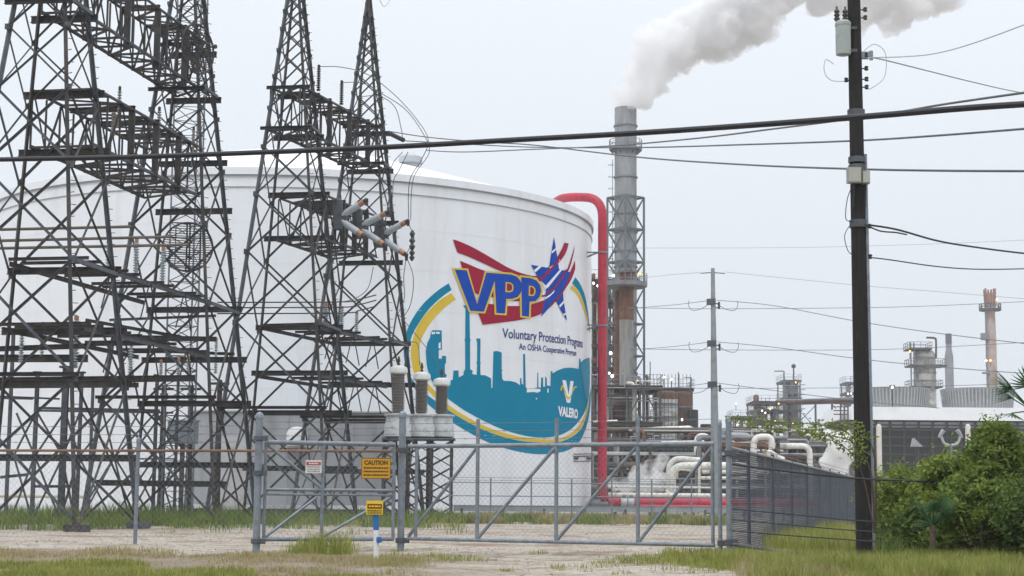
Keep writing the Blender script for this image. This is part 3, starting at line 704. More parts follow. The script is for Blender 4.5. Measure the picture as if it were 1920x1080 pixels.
# grey shelter in front of the tank
yb = 99.0; x0, x1 = G(352, yb).x, G(735, yb).x; zt = P(560, 773, yb).z
t = thing('equipment_shelter', ((x0+x1)/2, yb+1.6, 0), 'long low pale grey shelter standing at the foot of the white tank', 'shelter')
shm = M('shelter_panel', (.35,.37,.40), .6, 0, .06, .6, col2=(.27,.28,.29), amt=.25, streak=(1,1,.2))
m = MB(); m.box(((x0+x1)/2, yb+1.6, zt/2+.35), (x1-x0, 3.2, zt-.7)); m.build('wall', shm, t)
m = MB(); m.box(((x0+x1)/2, yb+1.6, .2), (x1-x0-.3, 3.0, .5)); m.build('skirt', M('dark_skirt', (.05,.05,.05), .8), t)
m = MB(); m.box(((x0+x1)/2, yb+1.58, zt+.04), (x1-x0+.2, 3.4, .08)); m.build('roof', M('shelter_roof', (.42,.44,.46), .6), t)
m = MB()
xx = x0+1.9
while xx < x1-.5: m.box((xx, yb-.015, zt/2+.35), (.05, .03, zt-.75)); xx += 1.9
m.build('panel_joint', M('joint_grey', (.27,.28,.30), .7), t)
m = MB(); q = G(432, yb-.1); m.box((q.x, yb-.05, 2.5), (1.7, .1, 4.2)); m.build('door', M('shelter_door', (.46,.47,.49), .6, 0, .08, 1, col2=(.35,.28,.24), amt=.15), t)
m = MB(); q = P(557, 818, yb-.4); m.lathe([(.62, -.55), (.62, .15), (.5, .4), (.25, .52), (.01, .55)], q, 20); m.box(q+Vector((0, .2, -.6)), (1.5, .8, .1)); m.build('vent_hood', M('hood_white', (.66,.67,.67), .5), t, True)
# ================================================================ GATE AND FENCES
def P2(px, py, d): return P(px, py, d)
post_g = 'galvanised posts of the gate and fence'
gm_ = galv
def post(name, px, ybase, ytop, r, d, lab, cap=True, collar=()):
    b = G(px, d, gz(G(px, d).x, d)-.05); zt = P(px, ytop, d).z; t = thing(name, b, lab, 'fence post', post_g)
    m = MB(); m.tube(b, (b.x, b.y, zt), r, 16); m.build('shaft', gm_, t, True)
    m = MB(); m.lathe([(r*1.15, -.06), (r*1.15, .02), (r*.8, .07), (.01, .1)], (b.x, b.y, zt), 14); m.build('cap', gm_, t, True)
    for z in collar:
        m = MB(); m.lathe([(r*1.1, -.06), (r*1.5, -.05), (r*1.5, .05), (r*1.1, .06)], (b.x, b.y, z), 14); m.box((b.x+r*1.5, b.y-.02, z), (.16, .12, .12)); m.build('hinge', steel_gv, t, True)
    return b
PG1 = post('gate_post', 480, 1030, 780, .085, 39.5, 'thick round gate post at the left end of the short gate leaf', collar=(.2, 1.75, 2.55))
PG2 = post('gate_post', 751, 1025, 778, .085, 41.2, 'thickest gate post, standing between the short and the long leaf', collar=(.2, 2.35))
PG3 = post('gate_post', 1351, 1045, 795, .045, 37.2, 'thin gate post closing the long leaf on the right, left of the capped one', collar=(.3,))
PG4 = post('fence_post', 1368, 1050, 788, .062, 36.0, 'stout capped corner post where the long gate meets the mesh fence', collar=(2.2, .35))
PF1 = post('fence_post', 253, 1018, 826, .05, 43.2, 'thin single fence post on the gravel at the left')
PF0 = post('fence_post', -60, 1018, 826, .05, 44, 'thin fence post just off the left edge')

def line_mesh(A, B, z0, z1, pitch, r, mb_):
    """chain link: two families of straight wires between A and B (ground points), clipped to the panel"""
    L = (B-A).length; u = (B-A)/L; H = z1-z0; s = -H
    while s < L:
        for sg in (1, -1):
            a = max(s, 0); b = min(s+H, L)
            if b-a > .02:
                za, zb = (a-s), (b-s)
                if sg < 0: za, zb = H-za, H-zb
                mb_.bar(A+u*a+Vector((0, 0, z0+za)), A+u*b+Vector((0, 0, z0+zb)), r, r)
        s += pitch
def barbed(a, b, mb_, r=.006, n=None, sag=.02):
    n = n or max(4, int((b-a).length/.5)); pts = [a.lerp(b, k/n)+Vector((0, 0, -4*sag*(k/n)*(1-k/n))) for k in range(n+1)]
    mb_.path(pts, r, 4)
    for k in range(1, n): 
        q = pts[k]; mb_.bar(q+Vector((-.03, 0, -.03)), q+Vector((.03, 0, .03)), r*.8); mb_.bar(q+Vector((.03, 0, -.03)), q+Vector((-.03, 0, .03)), r*.8)
slm = M('fence_slat', (.06,.072,.092), .6, .1, .3, 1.2)
meshm = M('chain_link_wire', (.24,.26,.28), .5, .2, .1, 4)
barbm = M('barbed_wire', (.14,.15,.16), .6, .2, .1, 4)
# short leaf
t = thing('gate_leaf', G(615, 40.3), 'short tubular gate leaf on the left, with an orange notice wired to it', 'gate')
A, B = Vector((PG1.x+.12, 39.7, 0)), Vector((PG2.x-.16, 41.0, 0)); L = (B-A); zt, zb_ = 2.47, .24
at = lambda s, z: A+L*s+Vector((0, 0, z))
for z, r in ((zt, .055), (1.38, .04), (1.27, .028), (zb_, .05)): m = MB(); m.tube(at(0, z), at(1, z), r, 12); m.build('rail', gm_, t, True)
for s in (0.005, .44, .995): m = MB(); m.tube(at(s, zb_), at(s, zt), .04, 12); m.build('stile', gm_, t, True)
for (s0, z0), (s1, z1) in (((.02, .3), (.40, 1.22)), ((.45, .3), (.97, 1.22)), ((.02, 2.4), (.43, 1.42))): m = MB(); m.tube(at(s0, z0), at(s1, z1), .035, 10); m.build('diagonal', gm_, t, True)
m = MB(); line_mesh(A, B, zb_, zt, .14, .0032, m); m.build('mesh', meshm, t)
m = MB()
for z in (2.62, 2.78, 2.94): barbed(at(0, z), at(1, z+.1), m)
m.build('barbed_strand', barbm, t)
# long leaf
t = thing('gate_leaf', G(1050, 39.5), 'long tubular sliding gate leaf in front of the tank mural, with rising diagonals', 'gate')
A, B = Vector((PG2.x+.16, 41.1, 0)), Vector((PG3.x-.1, 37.4, 0)); L = (B-A); zt, zb_ = 2.44, .25
def su(px):      # fraction along the leaf seen at a pixel column
    lo, hi = 0.0, 1.0
    for _ in range(40):
        mid = (lo+hi)/2; q = A+L*mid; q0 = G(px, q.y, 1.2)
        if q.x < q0.x: lo = mid
        else: hi = mid
    return lo
for z, r in ((zt, .052), (zb_, .045)): m = MB(); m.tube(at(0, z), at(1, z), r, 12); m.build('rail', gm_, t, True)
for s in (.03, .995): m = MB(); m.tube(at(s, zb_), at(s, zt), .04, 12); m.build('stile', gm_, t, True)
bays = [su(x) for x in (755, 895, 1043, 1196, 1348)]
for s in bays[1:4]:
    m = MB(); m.tube(at(s, zb_), at(s, zt+.62), .045, 12); m.build('stile', gm_, t, True)
for k in range(4):
    m = MB(); m.tube(at(bays[k]+.004, zb_+.05), at(bays[k+1]-.004, zt-.05), .04, 10); m.build('diagonal', gm_, t, True)
m = MB(); line_mesh(A, B, zb_, zt, .14, .0028, m); m.build('mesh', meshm, t)
m = MB()
for z in (2.62, 2.80, 2.98): barbed(at(0, z), at(1, z), m)
m.build('barbed_strand', barbm, t)
# left fence panel
t = thing('chain_link_fence', G(200, 43), 'chain link fence with a rusty brown top rail crossing below the left towers', 'fence')
A, B = Vector((G(-80, 44).x, 44, 0)), Vector((G(742, 41.4).x, 41.4, 0)); L = B-A
m = MB(); m.tube(at(0, 2.33), at(1, 2.33), .035, 10); m.build('top_rail', M('rusty_rail', (.19,.115,.08), .8, .1, .3, 2), t, True)
m = MB(); line_mesh(A, B, .08, 2.33, .16, .0028, m); m.build('mesh', meshm, t)
m = MB()
for z in (2.55, 2.75, 2.95): barbed(at(0, z), at(.65, z), m)
m.build('barbed_strand', barbm, t)
# receding fence
t = thing('chain_link_fence', G(1480, 50), 'tall mesh fence running away from the corner post toward the cooling tower', 'fence')
A, B = Vector((PG4.x+.05, 36.1, 0)), G(1606, 84); L = B-A
m = MB(); m.tube(at(0, 2.32), at(1, 2.32), .035, 8); m.build('top_rail', gm_, t, True)
m = MB(); line_mesh(A, B, .05, 2.32, .1, .0055, m); m.build('mesh', slm, t)
for k in range(9):
    m = MB(); s = (k+.6)/9; m.tube(at(s, 0), at(s, 2.4), .045, 8); m.build('post', slm, t, True)
m = MB()
for z in (2.45, 2.58): barbed(at(0, z), at(1, z), m, n=40)
m.build('barbed_strand', barbm, t)
# wire fence right of the corner post
t = thing('cable_fence', G(1480, 35), 'sagging dark cables strung from the corner post past the wooden pole', 'fence')
for i, (pts, r) in enumerate(((((1373,870),(1480,884),(1606,897),(1700,901),(1790,905)), .024), (((1373,954),(1480,964),(1606,976),(1760,985),(1900,1000)), .014), (((1373,974),(1480,984),(1606,995),(1760,1003),(1900,1018)), .014), (((1373,995),(1480,1004),(1606,1013),(1760,1024)), .014))):
    q = [P(x, y, 35.6-(x-1373)*.006) for x, y in pts]; m = MB(); m.path(sm(q, 6), r, 6); m.build('cable', black_w, t, True)
m = MB(); m.tube(P(1376, 1021, 35.4), P(1550, 1046, 32.5), .04, 10); m.build('bottom_pipe', steel_gv, t, True)

# low fence at the foot of the tank
t = thing('mesh_fence', G(1100, 90), 'low mesh fence with thin posts along the foot of the tank', 'fence')
A, B = G(838, 90), G(1440, 92); L = B-A
for z, r in ((2.0, .03), (1.3, .03), (.06, .03)): m = MB(); m.tube(at(0, z), at(1, z), r, 6); m.build('rail', galv, t)
for k in range(9):
    s = k/8+.008; m = MB(); m.tube(at(s, 0), at(s, 2.25), .04, 8); m.build('post', galv, t)
m = MB(); line_mesh(A, B, .05, 1.98, .22, .005, m); m.build('mesh', meshm, t)
m = MB()
for z in (2.12, 2.25): m.tube(at(0, z), at(1, z), .012, 4)
m.build('strand', barbm, t)
t = thing('guard_rail', G(1100, 96), 'grey steel guard rail on short posts between the low fence and the tank', 'guard rail')
A, B = G(850, 96), G(1600, 100); L = B-A
m = MB(); m.ibeam(at(0, .62), at(1, .62), .1, .34); m.build('beam', M('guardrail_grey', (.30,.33,.36), .5, .2), t)
for k in range(10): m = MB(); m.box(at(k/10+.02, .3), (.14, .14, .62)); m.build('post', steel_gv, t)

# ---------------------------------------------------------------- signs
def flat_text(par, name, body, c, w_, h, mat, bold=.02, yo=-.012):
    vv, ff = text_mesh(body, bold); x0 = min(v[0] for v in vv); x1 = max(v[0] for v in vv); y0 = min(v[1] for v in vv); y1 = max(v[1] for v in vv)
    m = MB(); m.add([(c.x+((v[0]-x0)/(x1-x0)-.5)*w_, c.y+yo, c.z+((v[1]-y0)/(y1-y0)-.5)*h) for v in vv], ff); return m.build(name, mat, par)
def print_row(par, c, w_, h, mat, seed, yo=-.012):
    rr_ = random.Random(seed); m = MB(); x = -w_/2
    while x < w_/2-.01:
        k = min(rr_.uniform(.02, .07), w_/2-x); m.box((c.x+x+k/2, c.y+yo, c.z), (k, .004, h)); x += k+.012
    return m.build('print_line', mat, par)
d = 39.9; c = P(705, 878, d); w_, h = SZ(55, d), SZ(39, d)
t = thing('caution_sign', c, 'orange yellow notice with dark lines of print wired to the short gate leaf', 'sign')
m = MB(); m.box(c, (w_, .012, h)); m.build('board', M('sign_orange', (.56,.29,.012), .5, 0, .05, 3), t)
m = MB(); 
for x, z, a, b in ((0, h/2-.012, w_-.02, .012), (0, -h/2+.012, w_-.02, .012), (-w_/2+.012, 0, .012, h-.036), (w_/2-.012, 0, .012, h-.036)): m.box(c+Vector((x, -.009, z)), (a, .006, b))
m.build('border', M('sign_brown_print', (.09,.045,.01), .6), t)
pm = M('sign_brown_print', (0,0,0))
flat_text(t, 'lettering', 'CAUTION', c+Vector((0, 0, h*.27)), w_*.8, h*.22, pm, .05)
for k, z in enumerate((.02, -.15, -.32)):
    print_row(t, c+Vector((0, 0, h*z)), w_*.84, h*.07, pm, k)
d = 40.0; c = P(588, 875, d); w_, h = SZ(30, d), SZ(24, d)
t = thing('danger_sign', c, 'small white notice with a red strip on the short gate leaf', 'sign')
m = MB(); m.box(c, (w_, .012, h)); m.build('board', M('sign_white', (.62,.62,.60), .5), t)
m = MB(); m.box(c+Vector((0, -.009, h*.24)), (w_*.9, .006, h*.26)); m.build('red_strip', M('sign_red', (.42,.05,.05), .5), t)
print_row(t, c+Vector((0, 0, h*.24)), w_*.6, h*.1, M('sign_white', (0,0,0)), 5, -.016)
for k, z in enumerate((-.02, -.2, -.36)): print_row(t, c+Vector((0, 0, h*z)), w_*.78, h*.07, M('sign_grey_print', (.2,.2,.2), .6), 7+k)
d = 34.0; b = G(706, d, -.03); t = thing('pipeline_marker', b, 'white and blue marker post with a yellow sign plate before the short gate leaf', 'marker post')
z1, z2, z3 = P(703, 991, d).z, P(703, 962, d).z, P(703, 936, d).z
m = MB(); m.tube(b, b+Vector((-.02, 0, z1)), .055, 12); m.build('white_shaft', M('marker_white', (.68,.69,.68), .5), t, True)
m = MB(); m.tube(b+Vector((-.02, 0, z1)), b+Vector((-.03, 0, z2+.03)), .056, 12); m.build('blue_shaft', M('marker_blue', (.02,.13,.42), .5), t, True)
c = b+Vector((-.05, -.07, (z2+z3)/2)); w_, h = SZ(31, d), z3-z2
m = MB(); m.box(c, (w_, .012, h)); m.build('plate', M('marker_yellow', (.70,.49,.01), .5), t)
m = MB(); m.box(c+Vector((0, -.009, h*.1)), (w_*.86, .006, h*.34)); m.build('band', M('marker_maroon', (.16,.015,.012), .5), t)
print_row(t, c+Vector((0, 0, h*.1)), w_*.7, h*.12, M('marker_yellow', (0,0,0)), 11, -.016)
print_row(t, c+Vector((0, 0, -h*.22)), w_*.85, h*.09, pm, 12)
print_row(t, c+Vector((0, 0, -h*.38)), w_*.85, h*.07, pm, 13)
q = P(711, 1012, d-.06); m = MB(); m.lathe([(.01,-.06),(.05,-.05),(.06,0),(.05,.05),(.01,.06)], q, 10); m.build('valve_cap', M('marker_blue', (0,0,0)), t, True)

# ================================================================ WOODEN POLE
d = 36.0; b = G(1622, d, -.1); tp = G(1599, d, 13.2); t = thing('wooden_pole', b, 'dark wooden utility pole in the right foreground carrying a grey transformer', 'utility pole')
m = MB(); ax = tp-b; m.path([b+ax*k/12 for k in range(13)], [.185-.05*k/12 for k in range(13)], 20); m.build('shaft', M('black_creosote_pole', (.013,.0115,.012), .9, 0, .4, 4, col2=(.026,.021,.019), amt=.3, streak=(3,3,.15), bump=.4, bscale=14), t, True)
def onp(z): return b+ax*((z-b.z)/ax.z)
m = MB(); m.tube(onp(.2)+Vector((.17, -.12, 0)), onp(8.6)+Vector((.17, -.06, 0)), .035, 8); m.build('conduit', galv, t, True)
for py, hh in ((215,.1), (300,.06), (420,.08), (318,.1)):
    z = P(1605, py, d).z; q = onp(z); m = MB(); m.lathe([(.19, -hh), (.19, hh)], q, 16); m.build('band', steel_gv, t, True)
for py, sd in ((20,1), (35,1), (105,1), (130,1), (152,-1), (150,1), (165,1), (425,1), (482,1)):
    z = P(1605, py, d).z; q = onp(z); m = MB(); m.tube(q, q+Vector((.22*sd, -.1, 0)), .014, 6); m.lathe([(.03,-.05),(.05,-.03),(.03,0),(.05,.03),(.02,.05)], q+Vector((.22*sd, -.1, 0)), 8); m.build('bracket', steel_dk, t, True)
z = P(1605, 105, d).z; q = onp(z)+Vector((.2, -.05, 0)); m = MB(); m.box(q, (.16, .14, .14)); m.box(q+Vector((.14,0,0)), (.07,.07,.2)); m.build('dead_end_clamp', galv, t)
c = P(1581, 73, d-.15); r = SZ(14.5, d); hh = SZ(62, d)/2
t = thing('pole_transformer', c-Vector((0, 0, hh)), 'grey green cylindrical transformer hung on the left side of the wooden pole', 'transformer')
tm = M('transformer_grey_green', (.33,.37,.36), .45, 0, .08, 3, col2=(.22,.24,.20), amt=.2)
m = MB(); m.lathe([(r*.6, -hh-.02), (r*.97, -hh), (r, -hh+.04), (r, hh-.06)], c, 28); m.build('tank', tm, t, True)
m = MB(); m.lathe([(r*1.06, hh-.06), (r*1.06, hh), (r*.8, hh+.05), (.01, hh+.08)], c, 28); m.build('lid', tm, t, True)
for dx in (-.1, .08): m = MB(); m.lathe([(.05,0),(.07,.05),(.04,.08),(.07,.13),(.04,.16),(.065,.21),(.03,.26),(.02,.32)], c+Vector((dx-.03, 0, hh+.05)), 10); m.build('bushing', ins_d, t, True)
for z in (.25, -.25): m = MB(); m.box(c+Vector((r+.03, .05, z)), (.22, .1, .07)); m.build('bracket', steel_gv, t)
for (px, py, wp, hp, nm, lab, dx) in ((1601,329,26,30,'junction_box','beige box strapped to the front of the wooden pole',0), (1623,333,14,24,'meter_box','small grey box on the right side of the wooden pole',0)):
    c = P(px, py, d-.2 if dx == 0 else d); t = thing(nm, c, lab, 'electrical box')
    m = MB(); m.box(c, (SZ(wp, d), .16, SZ(hp, d))); m.build('housing', M('box_beige_grey', (.30,.30,.26), .5, 0, .1, 3), t)
    m = MB(); m.box(c+Vector((0, -.09, 0)), (SZ(wp, d)*.88, .02, SZ(hp, d)*.88)); m.build('cover', M('box_cover', (.35,.35,.31), .5, 0, .1, 3), t)
    m = MB(); m.tube(c+Vector((0, 0, -SZ(hp, d)/2)), c+Vector((-.02, 0, -SZ(hp, d)/2-.5)), .02, 6); m.build('conduit', black_w, t)

# ================================================================ STEEL POLE
d = 100.0; b = G(1342, d); tp = G(1336.5, d, P(1336, 503, d).z); t = thing('steel_pole', b, 'slim grey tapered steel power pole right of the chimney with three levels of wires', 'utility pole')
ax = tp-b; m = MB(); m.path([b+ax*k/8 for k in range(9)], [.30-.19*k/8 for k in range(9)], 16); m.build('shaft', M('pole_blue_grey', (.26,.285,.30), .6, .1, .12, 1, col2=(.2,.19,.17), amt=.2), t, True)
z = P(1336, 511, d).z; q = Vector((tp.x, d, z))
for s in (-1, 1): m = MB(); m.bar(q, q+Vector((s*.72, 0, -.05)), .05); m.build('crossarm', steel_gv, t)
for k, py in enumerate((566, 644, 721)):
    z = P(1338, py, d).z; q = b+ax*(z/ax.z)
    m = MB(); m.box(q+Vector((-.12, 0, 0)), (.5, .4, .34)); m.build('band_bracket', steel_gv, t)
    m = MB(); 
    for dz in (0, -.22): m.lathe([(.05,-.1),(.09,-.07),(.04,-.03),(.09,.02),(.04,.06),(.08,.1)], q+Vector((.34, 0, dz-.1)), 8); m.bar(q+Vector((0, 0, dz-.1)), q+Vector((.34, 0, dz-.1)), .05)
    m.build('insulator', ins_d, t)
    for s in (-1, 1):
        pts = [q+Vector((s*.2, 0, -.1)), q+Vector((s*.8, 0, -.35)), q+Vector((s*1.25, 0, -.45)), q+Vector((s*1.45, 0, -.2)), q+Vector((s*1.42, 0, .08))]
        m = MB(); m.path(sm([pts[0], pts[0]+Vector((s*.3,0,-.2)), pts[1]+Vector((0,0,-.1)), pts[2]+Vector((0,0,-.05)), pts[3], pts[4]], 5), .02, 5); m.build('jumper', wire_f, t)

# ================================================================ WIRES
def wire(name, pts, r, mat, label, group='overhead wires', k=8, cat='cable'):
    q = [P(*p) for p in pts]; m = MB(); m.path(sm(q, k), r, 8 if r > .03 else 6)
    return tag(m.build(name, mat, None, True, origin=q[0]), label, cat, group)
wire('telephone_cable', [(-60,300,27.5),(240,294.5,26),(480,286,25),(720,276,24),(960,262.5,23),(1200,249,22),(1440,232.5,21),(1640,217,20),(1820,202,19.2),(1990,191,18.5)], .0385, black_w, 'very thick black cable slanting right across the whole picture above the tank', 'overhead cables', 10)
wire('power_line', [(728,246,92),(800,257,88),(900,266,80),(1000,272,74),(1200,295,62),(1400,309,52),(1590,316.5,44),(1760,320,40),(1990,321,36)], .03, wire_m, 'wire from the farthest tower that ends level beside the boxes of the wooden pole')
wire('power_line', [(800,282,92),(870,285,86),(1000,280,78),(1140,274,66),(1300,260,56),(1440,243,49),(1640,217,42),(1780,194,38),(1990,164,34)], .028, wire_m, 'wire rising to the right that crosses behind the thick black cable near the wooden pole')
wire('power_line', [(757,264,91),(870,270,86),(1000,276,80),(1200,276.5,66),(1400,271,54),(1600,264,46),(1760,254,41),(1990,236,36)], .028, wire_m, 'nearly level wire just below the thick black cable, rising gently at the right')
wire('service_wire', [(1628,108,35.8),(1700,106,35),(1760,99,34.2),(1840,76,33),(1990,20,31)], .012, M('pale_wire', (.42,.45,.48), .5), 'pale wire curving up to the right from the clamp under the transformer')
wire('service_wire', [(1628,107,36),(1660,113,38),(1740,133,42),(1820,153,46),(1900,171,50),(1990,186,54)], .014, wire_m, 'thin dark wire falling to the right from the clamp under the transformer')
wire('service_drop', [(1622,421,36),(1680,430,36),(1760,452,37),(1840,465,38),(1920,475,39),(1990,481,40)], .022, black_w, 'thick dark service cable drooping to the right at mid height of the wooden pole')
wire('service_drop', [(1622,421,35.8),(1650,433,36),(1680,436,36),(1700,440,36.2)], .016, black_w, 'short looped tail of cable under the thick service cable')
wire('service_drop', [(1602,480,36),(1660,486,36.5),(1760,500,37.5),(1850,505,38.5),(1990,502,40)], .014, black_w, 'thinner dark cable drooping to the right below the thick service cable')
D = [('upper', 563, 578, [(1605,602),(1760,625),(1990,652)], [(1605,577),(1760,573),(1990,562)]), ('middle', 641, 655, [(1605,672),(1760,688),(1990,705)], [(1605,656),(1760,651),(1990,638)]), ('lower', 718, 727, [(1480,737),(1605,751),(1760,765)], [(1605,727),(1760,724),(1990,716)])]
for nm, y0, y1, fa, fb in D:
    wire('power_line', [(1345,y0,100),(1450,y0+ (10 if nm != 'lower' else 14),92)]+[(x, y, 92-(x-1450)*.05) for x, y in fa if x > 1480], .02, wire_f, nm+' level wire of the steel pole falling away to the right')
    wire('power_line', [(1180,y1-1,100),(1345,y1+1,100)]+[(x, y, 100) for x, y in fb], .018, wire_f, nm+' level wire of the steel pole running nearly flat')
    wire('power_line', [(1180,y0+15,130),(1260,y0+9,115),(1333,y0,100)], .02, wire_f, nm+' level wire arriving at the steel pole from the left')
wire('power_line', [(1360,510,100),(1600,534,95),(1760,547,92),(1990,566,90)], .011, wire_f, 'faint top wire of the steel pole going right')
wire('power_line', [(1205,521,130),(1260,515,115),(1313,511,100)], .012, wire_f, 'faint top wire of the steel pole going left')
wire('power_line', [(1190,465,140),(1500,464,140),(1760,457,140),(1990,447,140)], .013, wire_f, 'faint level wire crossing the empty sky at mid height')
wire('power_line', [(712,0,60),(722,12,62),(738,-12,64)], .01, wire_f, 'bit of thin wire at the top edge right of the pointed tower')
# jumpers round the right towers
J = 'thin jumper wires round the right towers'
for pts, lab in (([(597,125,85),(640,126,86),(690,140,89),(740,178,92),(780,222,92),(803,262,91),(790,300,91),(768,340,91),(766,410,91.5)], 'outermost jumper looping down the right side of the farthest tower'),
    ([(640,155,88),(680,156,89),(720,178,91),(760,205,92),(790,245,91.5),(805,285,91),(775,335,91),(770,412,91.5)], 'jumper just inside the outermost loop right of the farthest tower'),
    ([(675,182,90),(710,180,91),(740,200,92),(752,240,92),(755,262,92)], 'short jumper ending at the vent of the tank'),
    ([(755,285,92),(735,310,92),(732,350,92),(730,398,91.5)], 'jumper dropping along the right leg of the farthest tower'),
    ([(765,285,92),(748,320,92),(738,340,92),(735,396,91.5)], 'second jumper dropping beside the right leg of the farthest tower'),
    ([(764,418,91.5),(772,432,91.5),(776,448,91.5),(762,476,91.5)], 'short jumper joining the two tips of the rightmost tubes'),
    ([(762,482,91.5),(757,520,91.5),(758,560,91.5),(745,590,91.5)], 'faint hanging loop below the rightmost tube, left strand'),
    ([(762,482,91.5),(775,520,91.5),(770,570,91.5),(752,600,91.5)], 'faint hanging loop below the rightmost tube, right strand'),
    ([(735,642,90),(765,642,90),(783,645,90),(787,685,89.5)], 'curved dark lead reaching the middle breaker cap'),
    ([(748,590,91),(790,640,91),(820,680,91),(825,703,91)], 'thin lead slanting down to the right breaker cap'),
    ([(640,566,88),(665,560,89),(690,540,90),(700,500,90)], 'short curved lead rising right of the level wires')):
    wire('jumper_wire', pts, .022, wire_m, lab, J, 6, 'jumper wire')
for pts, lab in (([(1563,120,35.8),(1548,112,35.7),(1546,135,35.7),(1560,151,35.8),(1592,152,36)], 'thin pale loop of lead left of the wooden pole under the transformer'), ([(1620,95,36),(1640,83,36),(1660,100,36),(1658,145,36),(1630,168,36)], 'thin pale loop of lead right of the wooden pole'), ([(1600,345,35.9),(1589,372,35.8),(1586,410,35.8),(1600,415,35.8)], 'dark cable bight on the left face of the wooden pole'), ([(1600,415,35.8),(1584,440,35.8),(1590,470,35.8),(1603,480,35.9)], 'thin cable bight at mid height left of the wooden pole')):
    wire('lead_wire', pts, .009, M('pale_wire', (0,0,0)) if 'pale' in lab else black_w, lab, 'leads on the wooden pole', 6, 'lead wire')
# ================================================================ CHIMNEY
pl_dk = M('plant_dark_steel', (.075,.078,.082), .7, .1, .3, .8, col2=(.12,.085,.06), amt=.35)
pl_gy = M('plant_grey_steel', (.19,.205,.22), .6, .1, .25, .8)
lampw = M('lamp_white', (1.0,.9,.72), .5, 0, 0, 1, emit=4)
lampo = M('lamp_orange', (1.0,.42,.08), .5, 0, 0, 1, emit=4)
def lampbits(t, pts, r=.28):
    r *= .62
    for px, py, d, kind in pts:
        m = MB(); c = P(px, py, d); m.lathe([(.02,-r),(r*.7,-r*.7),(r,0),(r*.7,r*.7),(.02,r)], c, 10); m.build('lamp', lampo if kind else lampw, t, True)
        m = MB(); m.bar(c+Vector((0, .1, -r)), c+Vector((0, .1, -r-1.2)), .1); m.bar(c+Vector((0,.1,r)), c+Vector((0,.5,r+.05)), .35, .08); m.build('lamp_bracket', pl_dk, t)
def rail_loop(m, pts, h=1.1, r=.035, closed=True):
    n = len(pts)
    for i in range(n if closed else n-1):
        a, b = Vector(pts[i]), Vector(pts[(i+1) % n])
        for z in (h, h*.5): m.bar(a+Vector((0,0,z)), b+Vector((0,0,z)), r*1.5)
        k = max(1, int((b-a).length/1.6))
        for j in range(k): q = a.lerp(b, j/k); m.bar(q, q+Vector((0, 0, h)), r*1.6)
d = 200.0; cx = P(1173, 300, d).x; C0 = Vector((cx, d, 0)); zz = lambda py, dd=200.0, px=1173: P(px, py, dd).z
ch = thing('chimney', C0, 'tall round grey chimney in a steel brace tower, giving off the smoke', 'chimney')
chm = M('chimney_concrete', (.30,.315,.335), .8, 0, .1, .35, col2=(.22,.22,.225), amt=.3, streak=(1,1,.25)); r = SZ(21, d)
m = MB(); m.lathe([(r, zz(880)), (r, zz(203)), (r-.18, zz(203)), (r-.18, zz(215))], C0, 48); m.build('shell', chm, ch, True)
m = MB(); m.lathe([(r-.2, zz(230)), (r-.2, zz(229))], C0, 32); m.build('throat', M('throat_black', (.03,.03,.03), .9), ch)  # thin black disc closing the flue below the mouth
for py in (237, 333, 402, 436, 472, 501, 577, 647, 700):
    m = MB(); m.ring((cx, d, zz(py)-.07), r+.002, r+.13, .16, 40); m.build('ring_band', pl_gy, ch, True)
m = MB(); m.ring((cx, d, zz(282)), r+.02, SZ(31, d), .22, 32)
for k in range(12):
    a = k*PI/6; u = Vector((math.cos(a), math.sin(a), 0)); m.bar(C0+u*(r+.05)+Vector((0,0,zz(290))), C0+u*SZ(30, d)+Vector((0,0,zz(282))), .12)
m.build('platform', pl_gy, ch)
m = MB(); pts = [C0+Vector((math.cos(k*PI/10), math.sin(k*PI/10), 0))*SZ(31, d)+Vector((0,0,zz(281))) for k in range(20)]; rail_loop(m, pts, 1.15); m.build('handrail', pl_gy, ch)
m = MB()
for s in (-.22, .22): m.bar(C0+Vector((-r-.25, s, zz(560))), C0+Vector((-r-.25, s, zz(300))), .05)
z = zz(560)
while z < zz(300): m.bar(C0+Vector((-r-.25, -.22, z)), C0+Vector((-r-.25, .22, z)), .04); z += .5
for py in range(310, 560, 22): m.ring((cx-r-.45, d, zz(py)), .33, .36, .04, 12)
m.build('ladder', pl_gy, ch)
fr = M('brace_grey_blue', (.13,.15,.165), .6, .15, .2, .6); hd = SZ(34.5, d); cor = [C0+Vector(v)*hd for v in ((-1,.08,0),(-.08,-1,0),(1,-.08,0),(.08,1,0))]
lv = [zz(y) for y in (371, 431, 492, 540, 608, 668, 728, 790, 850)]
for c in cor: m = MB(); m.bar(c+Vector((0,0,0)), c+Vector((0,0,lv[0])), .25); m.build('brace_leg', fr, ch)
for i in range(4):
    a, b = cor[i], cor[(i+1) % 4]; m = MB()
    for k in range(len(lv)):
        V = lambda q, z: q+Vector((0,0,z))
        m.bar(V(a, lv[k]), V(b, lv[k]), .2)
        if k+1 < len(lv):
            mid = (a+b)/2; zm = (lv[k]+lv[k+1])/2
            m.bar(V(a, lv[k]), V(b, lv[k+1]), .10); m.bar(V(b, lv[k]), V(a, lv[k+1]), .10)
    m.build('brace_panel', fr, ch)
lampbits(ch, [(1150,517,d-2.5,0),(1200,512,d-1.5,1),(1145,662,d-2.8,0),(1148,705,d-3,0)], .3)

